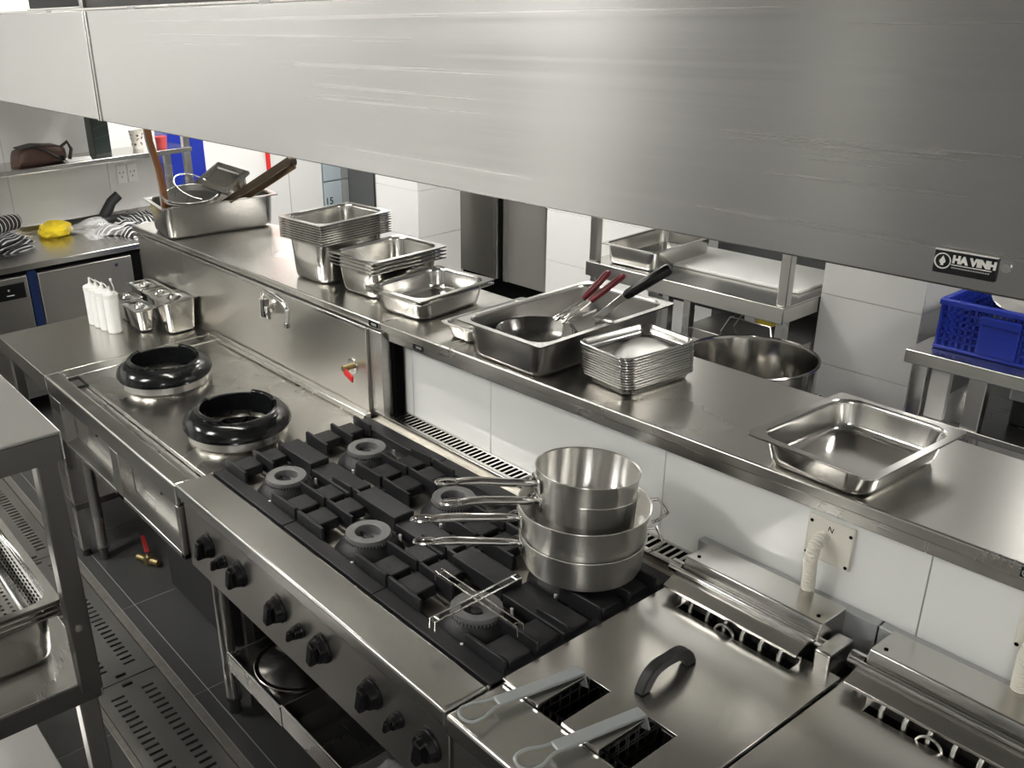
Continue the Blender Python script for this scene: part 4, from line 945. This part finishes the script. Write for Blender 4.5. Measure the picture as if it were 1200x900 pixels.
bx('board', (-5.80, -1.0, 1.247), (-5.452, 2.52, 1.275), M['top'], ws, .003)
for x, y in ((-5.475, 2.49), (-5.775, 2.49)): bx('post', (x - .02, y - .02, 0), (x + .02, y + .02, 1.247), M['leg'], ws, .002)
bx('post', (-5.495, 2.47, 1.275), (-5.455, 2.51, 1.75), M['leg'], ws, .002)
for k, y in enumerate((2.187, 2.257)):
    t = thing('wall_socket', 'white wall socket under the shelf, %s of the pair' % ('left' if k == 0 else 'right'), 'socket', (-5.8, y, 1.115), 'pair of wall sockets')
    bx('plate', (-5.7995, y - .031, 1.062), (-5.790, y + .031, 1.172), M['white'], t, .003)
    for dy, dz, ry in ((-.012, .012, .5), (.012, .012, -.5), (0, -.014, 0)):
        MB().obox((-5.7898, y + dy, 1.115 + dz), (.001, .004, .013), (ry, 0, 0)).build('slot', M['void'], t, 0)
# bag on the shelf
t = thing('leather_bag', 'brown leather shoulder bag lying on the wall shelf', 'bag', (-5.6, 1.64, 1.275))
secs = []
for k, (y, wd, h) in enumerate(((1.500, .10, .050), (1.512, .15, .085), (1.56, .165, .102), (1.64, .17, .104), (1.72, .165, .096), (1.765, .15, .076), (1.775, .10, .05))):
    rr_ = rrect(wd, h, min(.03, h * .4), 4); secs.append([(-5.58 + p[0], y + .01 * math.sin(p[1] * 30 + p[0] * 9), 1.276 + h / 2 + p[1] + .004 * math.sin(p[0] * 60 + k)) for p in rr_])
MB().loft(secs).build('body', M['leather'], t, smooth=60)
MB().prism([(1.53, 1.372), (1.62, 1.384), (1.75, 1.368), (1.752, 1.362), (1.62, 1.376), (1.53, 1.364)], 'x', -5.655, -5.505).build('flap', M['leatherdark'], t, .002)
MB().tube([(-5.50, 1.60, 1.378), (-5.492, 1.655, 1.355), (-5.490, 1.70, 1.32), (-5.492, 1.735, 1.30)], .009, 8).build('strap', M['leatherdark'], t, smooth=60)
MB().tube([(-5.52, 1.745, 1.355), (-5.51, 1.79, 1.385), (-5.50, 1.805, 1.345), (-5.505, 1.79, 1.29)], .010, 8).build('strap', M['leatherdark'], t, smooth=60)
MB().obox((-5.49, 1.74, 1.303), (.012, .03, .026), (0, .2, 0)).build('buckle', M['black'], t, .002)
tag(MB().prism([(-5.64, 1.80), (-5.47, 1.77), (-5.455, 1.90), (-5.60, 1.94)], 'z', 1.2755, 1.279).build('paper_sheets', M['paper'], None, 0), 'white paper sheets beside the leather bag on the wall shelf', 'paper')
t = thing('card_box', 'tall narrow black box standing on the wall shelf', 'box', (-5.68, 2.03, 1.275))
bx('box_body', (-5.735, 1.985, 1.2755), (-5.625, 2.085, 1.56), M['blackbox'], t, .003)
for z in (1.36, 1.42, 1.47): MB().prism([(1.99, z), (2.08, z + .02), (2.08, z + .024), (1.99, z + .004)], 'x', -5.6252, -5.6246).build('print_line', M['darksteel'], t, 0)
t = thing('cup', 'white spotted cup on the wall shelf between box and paddle', 'cup', (-5.66, 2.27, 1.275))
MB().lathe([(.001, 0), (.030, 0), (.045, .11), (.047, .112), (.043, .11), (.029, .003), (.001, .003)], (-5.665, 2.265, 1.2755), 28).build('cup_body', M['cup'], t)
b = MB(); r = random.Random(4)
for k in range(16):
    a, z = r.uniform(-2.2, .9), r.uniform(.02, .1); q = .0305 + .0138 * z / .11
    b.cyl((-5.665 + q * math.cos(a), 2.265 + q * math.sin(a), 1.2755 + z), (-5.665 + (q + .001) * math.cos(a), 2.265 + (q + .001) * math.sin(a), 1.2755 + z), r.uniform(.004, .008), 8)
b.build('dark_spots', M['toolbrown'], t, 0, kind='stuff')
t = thing('drink_cup', 'clear cup with red drink on the wall shelf', 'cup', (-5.55, 2.36, 1.275))
MB().lathe([(.030, .001), (.046, .125), (.0475, .127), (.0455, .125)], (-5.55, 2.37, 1.2755), 28).build('cup_wall', M['cupwall'], t)
MB().lathe([(.001, .001), (.029, .001), (.0375, .068), (.001, .068)], (-5.55, 2.37, 1.2755), 28).build('drink', M['juice'], t)

# ---- things on the counter fridge
def cloth(c, sx, sy, h, mat, label, seed, rot=0, group=None):
    r = random.Random(seed); n = 18; vs = []; fs = []
    ph = [r.uniform(0, 6) for _ in range(4)]
    for i in range(n + 1):
        for j in range(n + 1):
            u, v = i / n * 2 - 1, j / n * 2 - 1
            e = max(0, 1 - max(abs(u), abs(v)) ** 6)
            vs.append((u * sx * (1 + .08 * math.sin(v * 5 + ph[0])), v * sy * (1 + .08 * math.sin(u * 5 + ph[1])), h * e * (.75 + .25 * math.sin(u * 7 + ph[2]) * math.sin(v * 6 + ph[3])) + .001))
    for i in range(n):
        for j in range(n): fs.append((i * (n + 1) + j, (i + 1) * (n + 1) + j, (i + 1) * (n + 1) + j + 1, i * (n + 1) + j + 1))
    rim = [i * (n + 1) for i in range(n + 1)] + [n * (n + 1) + j for j in range(1, n + 1)] + [i * (n + 1) + n for i in range(n - 1, -1, -1)] + [j for j in range(n - 1, 0, -1)]
    fs.append(tuple(rim[::-1])); m_ = MB(); m_.add(vs, fs)
    o = m_.build('folded_cloth', mat, None, 0, 80, local=True); o.location = c; o.rotation_euler = (0, 0, rot)
    return tag(o, label, 'cloth', group)
for k, (dz, sx, sy, yy) in enumerate(((0, .20, .20, 1.26), (.026, .19, .185, 1.25), (.052, .185, .18, 1.24))):
    cloth((-5.52, yy, .861 + dz), sx, sy, .03, M['check'], 'dark checked folded cloth on the counter, %s of the pile' % ['bottom one', 'middle one', 'topmost'][k], k + 2, .15 + k * .1, 'pile of checked cloths')
t = thing('cloth_roll', 'rolled striped cloth lying across the pile of checked cloths', 'cloth', (-5.5, 1.28, .95))
A, B = Vector((-5.42, 1.12, .975)), Vector((-5.66, 1.47, .965)); d = (B - A).normalized(); u = d.orthogonal().normalized(); v_ = d.cross(u)
MB().tube([A.lerp(B, i / 10) + Vector((0, 0, .004 * math.sin(i))) for i in range(11)], [.042, .046, .045, .047, .046, .045, .046, .047, .046, .045, .042], 20).build('roll', M['blackmatt'], t, smooth=60)
for k in range(13):
    c = A.lerp(B, (k + .5) / 13) + Vector((0, 0, .004 * math.sin((k + .5) / 1.3)))
    MB().tube([c + (u * math.cos(a) + v_ * math.sin(a)) * .0463 + d * .006 * math.sin(a) for a in [2 * PI * i / 20 for i in range(20)]], .0022, 5, closed=True).build('white_stripe', M['paper'], t, 0, 60)
cloth((-5.68, 1.18, .861 + .083), .16, .16, .035, M['blackmatt'], 'plain black folded cloth behind the striped roll', 9, .3)
crumple('rubber_glove', (-5.60, 1.665, .8605), .115, .10, .055, M['yellow'], 'crumpled yellow rubber glove on the counter beside the cloths', 'glove', 5, 7, .35)
crumple('clear_bag', (-5.40, 1.84, .8605), .145, .11, .06, M['film'], 'crumpled clear plastic bag lying on the left counter', 'bag', 8, 15, .7)
t = thing('vacuum_nozzle', 'black floor nozzle with elbow pipe lying on the left counter', 'nozzle', (-5.62, 1.97, .86))
MB().prism([(-.17, 0), (.17, 0), (.165, .022), (.05, .045), (-.05, .045), (-.165, .022)], 'x', -.05, .05); b = MB()
b.loft([[(-5.66 + p[0] * s_ * .11, 1.80 + k * .085, .861 + .004 + hh * .5 + p[1] * hh) for p in rrect(1, 1, .3, 3)] for k, (s_, hh) in enumerate(((.7, .025), (1, .04), (1.05, .05), (.9, .045), (.6, .035)))])
b.build('nozzle_head', M['blackmatt'], t, smooth=60)
MB().tube([(-5.66, 1.98, .90), (-5.665, 2.02, .945), (-5.67, 2.05, .985), (-5.665, 2.10, 1.02)], [.030, .034, .031, .029], 14).build('elbow', M['blackmatt'], t, smooth=60)
MB().tube([(-5.55, 1.73, .872), (-5.52, 1.88, .874)], .012, 10).build('pipe', M['wire'], t)
for k, (x, y, sx, sy, mm, l_) in enumerate(((-5.36, 2.02, .15, .13, 'stripe', 'black and white striped cloth in front, by the shelf corner'), (-5.58, 2.17, .14, .12, 'check', 'dark checked cloth behind the striped one, by the shelf corner'))):
    cloth((x, y, .861), sx, sy, .05, M[mm], l_, 20 + k, .5 + k)

# blue bin, red pipe, locker
t = thing('blue_bin', 'tall blue perforated plastic bin beyond the wall shelf', 'bin', (-6.3, 2.95, 0))
b = MB().box((-6.195, 2.66, .0), (-6.185, 2.948, 1.5)); b.build('side_panel', M['blue'], t, .003)
PW = perforated((-6.52, 2.655, .62), (1, 0, 0), (0, 0, 1), 20, 52, .0167, .0167, .0052); PW.build('perforated_panel', M['blue'], t, 0, 0)
bx('lower_panel', (-6.52, 2.652, 0), (-6.186, 2.658, .62), M['blue'], t, 0); bx('back_panel', (-6.53, 2.66, 0), (-6.52, 2.948, 1.5), M['blue'], t, 0)
bx('corner_post', (-6.195, 2.648, 0), (-6.180, 2.663, 1.5), M['blue'], t, .002)
tag(MB().cyl((-6.18, 3.44, .93), (-6.18, 3.44, CZ), .016, 14).build('fire_pipe', M['brightred'], None, 0), 'thin red vertical pipe on the white wall behind the tongs', 'pipe')
lk = thing('locker', 'grey-blue metal locker with doors, one numbered 15', 'locker', (-6.4, 4.1, 0))
bx('cabinet', (-6.75, 3.905, .0), (-6.222, 4.44, 1.5), M['locker'], lk, .002)
for z0, z1 in ((.15, .455), (.465, .768), (.778, 1.08), (1.09, 1.4)):
    d = bx('door', (-6.220, 3.912, z0), (-6.202, 4.075, z1), M['locker'], lk, .002); bx('hinge_strip', (-6.220, 4.08, z0), (-6.204, 4.142, z1), M['galv'], lk, .002)
    if .46 < z0 < .5: text('door_number', '15', .075, M['ink'], d, (-6.2005, 3.918, .600), (0, 1, 0), (0, 0, 1), bold=.001)
t = thing('dark_cabinet', 'dark grey metal cabinet between the locker and the white column', 'cabinet', (-6.0, 4.4, 0))
bx('cabinet_body', (-6.215, 4.145, 0), (-5.52, 4.6, 1.6), M['lockerdark'], t, .003); bx('door_gap', (-5.87, 4.143, .1), (-5.862, 4.1455, 1.5), M['void'], t, 0)

# upright fridge between the columns
fr = thing('upright_fridge', 'upright two-door stainless fridge between the white columns', 'fridge', (-4.8, 4.7, 0))
bx('body', (-5.22, 4.43, .20), (-4.33, 5.05, 1.9), M['side'], fr, .003); bx('base', (-5.20, 4.44, .0), (-4.35, 5.0, .199), M['void'], fr, 0)
for a, c in ((-5.215, -4.79), (-4.725, -4.335)):
    d = bx('door', (a, 4.395, .205), (c, 4.429, 1.88), M['door'], fr, .006)
    bx('edge_trim', ((c - .045) if a < -5 else a, 4.391, .205), (c if a < -5 else a + .045, 4.396, 1.88), M['hoodtrim'], d, .001)
bx('centre_gap', (-4.789, 4.41, .2), (-4.726, 4.4295, 1.88), M['void'], fr, 0)

# ================================================================== PREP TABLE BEHIND THE PASS
pt = thing('prep_table', 'stainless prep table with overshelf posts behind the pass', 'table', (-2.6, 3.85, 0))
MB().prism([(3.53, .80), (3.53, .728), (3.536, .728), (3.536, .792), (4.14, .792), (4.14, .80)], 'x', -3.195, -2.104).build('table_top', M['top'], pt, .003)
bx('end_apron', (-2.110, 3.536, .728), (-2.104, 3.79, .792), M['top'], pt, .001)
for x in (-3.165, -2.128):
    bx('overshelf_post', (x - .022, 3.545, .80), (x + .022, 3.585, 1.45), M['leg'], pt, .003); bx('leg', (x - .02, 3.555, 0), (x + .02, 3.595, .728), M['leg'], pt, .003)
for x in (-2.72, -2.60, ): bx('divider_post', (x - .018, 3.56, .0), (x + .018, 3.60, .728), M['leg'], pt, .002)
bx('overshelf', (-3.19, 3.54, 1.45), (-2.106, 4.1, 1.48), M['top'], pt, .003)
bx('undershelf', (-2.62, 3.58, .545), (-2.11, 4.1, .59), M['top'], pt, .003); bx('back_frame', (-3.18, 4.10, .5), (-2.12, 4.13, .72), M['darksteel'], pt, 0)
t = thing('prep_pan', 'deep rectangular steel pan on the prep table behind the pass', 'pan', (-2.965, 3.80, .801), rotz=math.radians(2))
b = pan_mesh(.325, .50, .10, rc=.04); b.build('pan', M['pan'], t, 0, 40, local=True, solid=.0012)
ins = perforated((-.12, -.20, .03), (1, 0, 0), (0, 1, 0), 12, 20, .02, .02, .004); ins.build('perforated_insert', M['pan'], t, 0, 0, local=True)
t = thing('wire_stand', 'small wire stand on the undershelf of the prep table', 'stand', (-2.35, 3.7, .591))
b = MB()
for y in (3.64, 3.74):
    b.tube([(-2.45, y - .02, .593), (-2.42, y, .665), (-2.22, y, .665), (-2.19, y - .02, .593)], .004, 6)
for x in (-2.42, -2.37, -2.32, -2.22): b.tube([(x, 3.64, .665), (x, 3.74, .665)], .003, 6)
b.build('wires', M['wire'], t)
tag(bx('sponge_box', (-2.285, 3.63, .670), (-2.205, 3.73, .725), M['yellow'], None, .004), 'yellow box on the wire stand under the prep table', 'box')
tag(bx('white_box', (-2.345, 3.63, .670), (-2.292, 3.73, .728), M['white'], None, .004), 'white box beside the yellow one on the wire stand', 'box')
t = thing('drawer_unit', 'grey slatted drawer unit under the right end of the prep table', 'drawers', (-2.0, 3.9, 0))
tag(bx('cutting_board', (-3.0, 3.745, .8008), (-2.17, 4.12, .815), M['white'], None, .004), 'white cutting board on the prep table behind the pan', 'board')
# stock pot on a blue crate
def crate(x0, x1, y0, y1, z0, h, label, pocket):
    t = thing('plastic_crate', label, 'crate', ((x0 + x1) / 2, (y0 + y1) / 2, z0), 'blue plastic crates')
    th = .006; zt = z0 + h
    bx('base', (x0 + .012, y0 + .012, z0 + .0008), (x1 - .012, y1 - .012, z0 + .010), M['blue'], t, .002)
    b = MB()
    for a, c in (((x0 - .012, y0 - .012, zt - .022), (x1 + .012, y0 + .008, zt)), ((x0 - .012, y1 - .008, zt - .022), (x1 + .012, y1 + .012, zt)), ((x0 - .012, y0 + .008, zt - .022), (x0 + .008, y1 - .008, zt)), ((x1 - .008, y0 + .008, zt - .022), (x1 + .012, y1 - .008, zt)),
                 ((x0 - .01, y0 - .010, z0 + .001), (x1 + .01, y0 + .012, z0 + .014)), ((x0 - .01, y1 - .012, z0 + .001), (x1 + .01, y1 + .01, z0 + .014)), ((x0 - .01, y0 + .012, z0 + .001), (x0 + .012, y1 - .012, z0 + .014)), ((x1 - .012, y0 + .012, z0 + .001), (x1 + .01, y1 - .012, z0 + .014))): b.box(a, c)
    b.build('rim_and_foot', M['blue'], t, .004)
    b = MB(); zz0, zz1 = z0 + .014, zt - .022
    def grid(o_, u, L_, skip=None):
        nb = int(L_ / .022)
        for i in range(nb + 1):
            k = L_ * i / nb; p = Vector(o_) + Vector(u) * k
            wdt = .0085 if i not in (0, nb) else .014
            a = Vector((p.x, p.y, zz0)); c = Vector((p.x, p.y, zz1)); b.beam(a, c, wdt, th, tuple(Vector((0, 0, 1)).cross(Vector(u))))
        nz = 6
        for i in range(1, nz):
            z = zz0 + (zz1 - zz0) * i / nz; p = Vector(o_); q = p + Vector(u) * L_
            b.beam((p.x, p.y, z), (q.x, q.y, z), th, .007)
    grid((x0, y0, 0), (1, 0, 0), x1 - x0); grid((x0, y1, 0), (1, 0, 0), x1 - x0); grid((x0, y0, 0), (0, 1, 0), y1 - y0); grid((x1, y0, 0), (0, 1, 0), y1 - y0)
    b.build('lattice', M['blue'], t, 0)
    if pocket:
        pa, pb = pocket
        q = bx('label_pocket', (pa, y0 - .011, zz0), (pb, y0 + .002, zz1 - .012), M['blue'], t, .003)
        bx('pocket_lip', (pa - .003, y0 - .016, zz1 - .040), (pb + .003, y0 - .010, zz1 - .012), M['blue'], q, .002)
    return t
crate(-2.20, -1.66, 2.82, 3.30, 0, .25, 'blue plastic crate on the floor under the stock pot', None)
t = thing('stock_pot', 'very large open steel stock pot behind the pass', 'pot', (-1.92, 3.06, .2525))
MB().lathe([(.001, .0), (.215, .0), (.228, .012), (.232, .50), (.239, .503), (.241, .508), (.238, .512), (.230, .510), (.2265, .50), (.224, .016), (.21, .005), (.001, .005)], (-1.925, 3.055, .2525), 72).build('pot_body', M['darkpot'], t, smooth=50)
for s in (-1, 1):
    MB().tube([(-1.925 + s * .230, 3.055 - .05, .66), (-1.925 + s * .262, 3.055 - .045, .672), (-1.925 + s * .262, 3.055 + .045, .672), (-1.925 + s * .230, 3.055 + .05, .66)], .006, 8).build('side_handle', M['wire'], t)
# drawer unit continued: slatted drawers seen between the table and the column
bx('unit_body', (-2.105 - .5 + .02, 3.82, 0), (-2.12, 4.09, .50), M['darksteel'], t := [o for o in COL.objects if o.name == 'drawer_unit'][0], .002)
for z in (.05, .16, .27, .38): bx('drawer', (-2.57, 3.80, z), (-2.135, 3.819, z + .09), M['galv'], t, .003)

# crate table at the right
ct = thing('crate_table', 'stainless worktable at the right carrying the blue crate', 'table', (-1.0, 3.75, 0))
MB().prism([(3.425, .80), (3.425, .750), (3.431, .750), (3.431, .792), (4.05, .792), (4.05, .80)], 'x', -1.547, .2).build('table_top', M['top'], ct, .003)
bx('end_apron', (-1.547, 3.431, .750), (-1.541, 4.05, .792), M['top'], ct, .001)
for x, y in ((-1.50, 3.48), (-1.50, 4.0), (.1, 3.48), (.1, 4.0)): bx('leg', (x - .025, y - .02, 0), (x + .025, y + .02, .751), M['chrome'], ct, .002)
bx('leg', (-1.335, 3.47, 0), (-1.275, 3.51, .751), M['leg'], ct, .003)
bx('lower_shelf', (-1.50, 3.46, .52), (.1, 4.0, .545), M['side'], ct, .002)
bx('white_panel', (-1.465, 3.475, .546), (-1.40, 3.50, .749), M['white'], ct, .002)
t = thing('storage_box', 'dark box on the lower shelf of the crate table', 'box', (-.9, 3.8, .546))
bx('box_body', (-1.24, 3.62, .5465), (-.3, 3.95, .640), M['blackmatt'], t, .006); bx('box_lid', (-1.25, 3.61, .6402), (-.29, 3.96, .735), M['galv'], t, .006)
crate(-1.485, -.88, 3.515, 3.93, .8005, .185, 'blue plastic crate holding a large steel lid, on the right worktable', (-1.350, -1.225))
t = thing('pot_lid', 'large round steel lid tilted inside the blue crate', 'lid', (-1.20, 3.72, .955)); t.rotation_euler = (math.radians(7), math.radians(1), 0)
MB().lathe([(.001, .035), (.10, .030), (.17, .018), (.185, .006), (.198, .003), (.202, .0), (.198, -.003), (.18, .002), (.001, .03)], (0, 0, 0.045), 64).build('lid_body', M['chrome'], t, local=True, smooth=60)
MB().lathe([(.001, .075), (.018, .078), (.022, .09), (.001, .098)], (0, 0, 0), 20).build('lid_knob', M['black'], t, local=True)
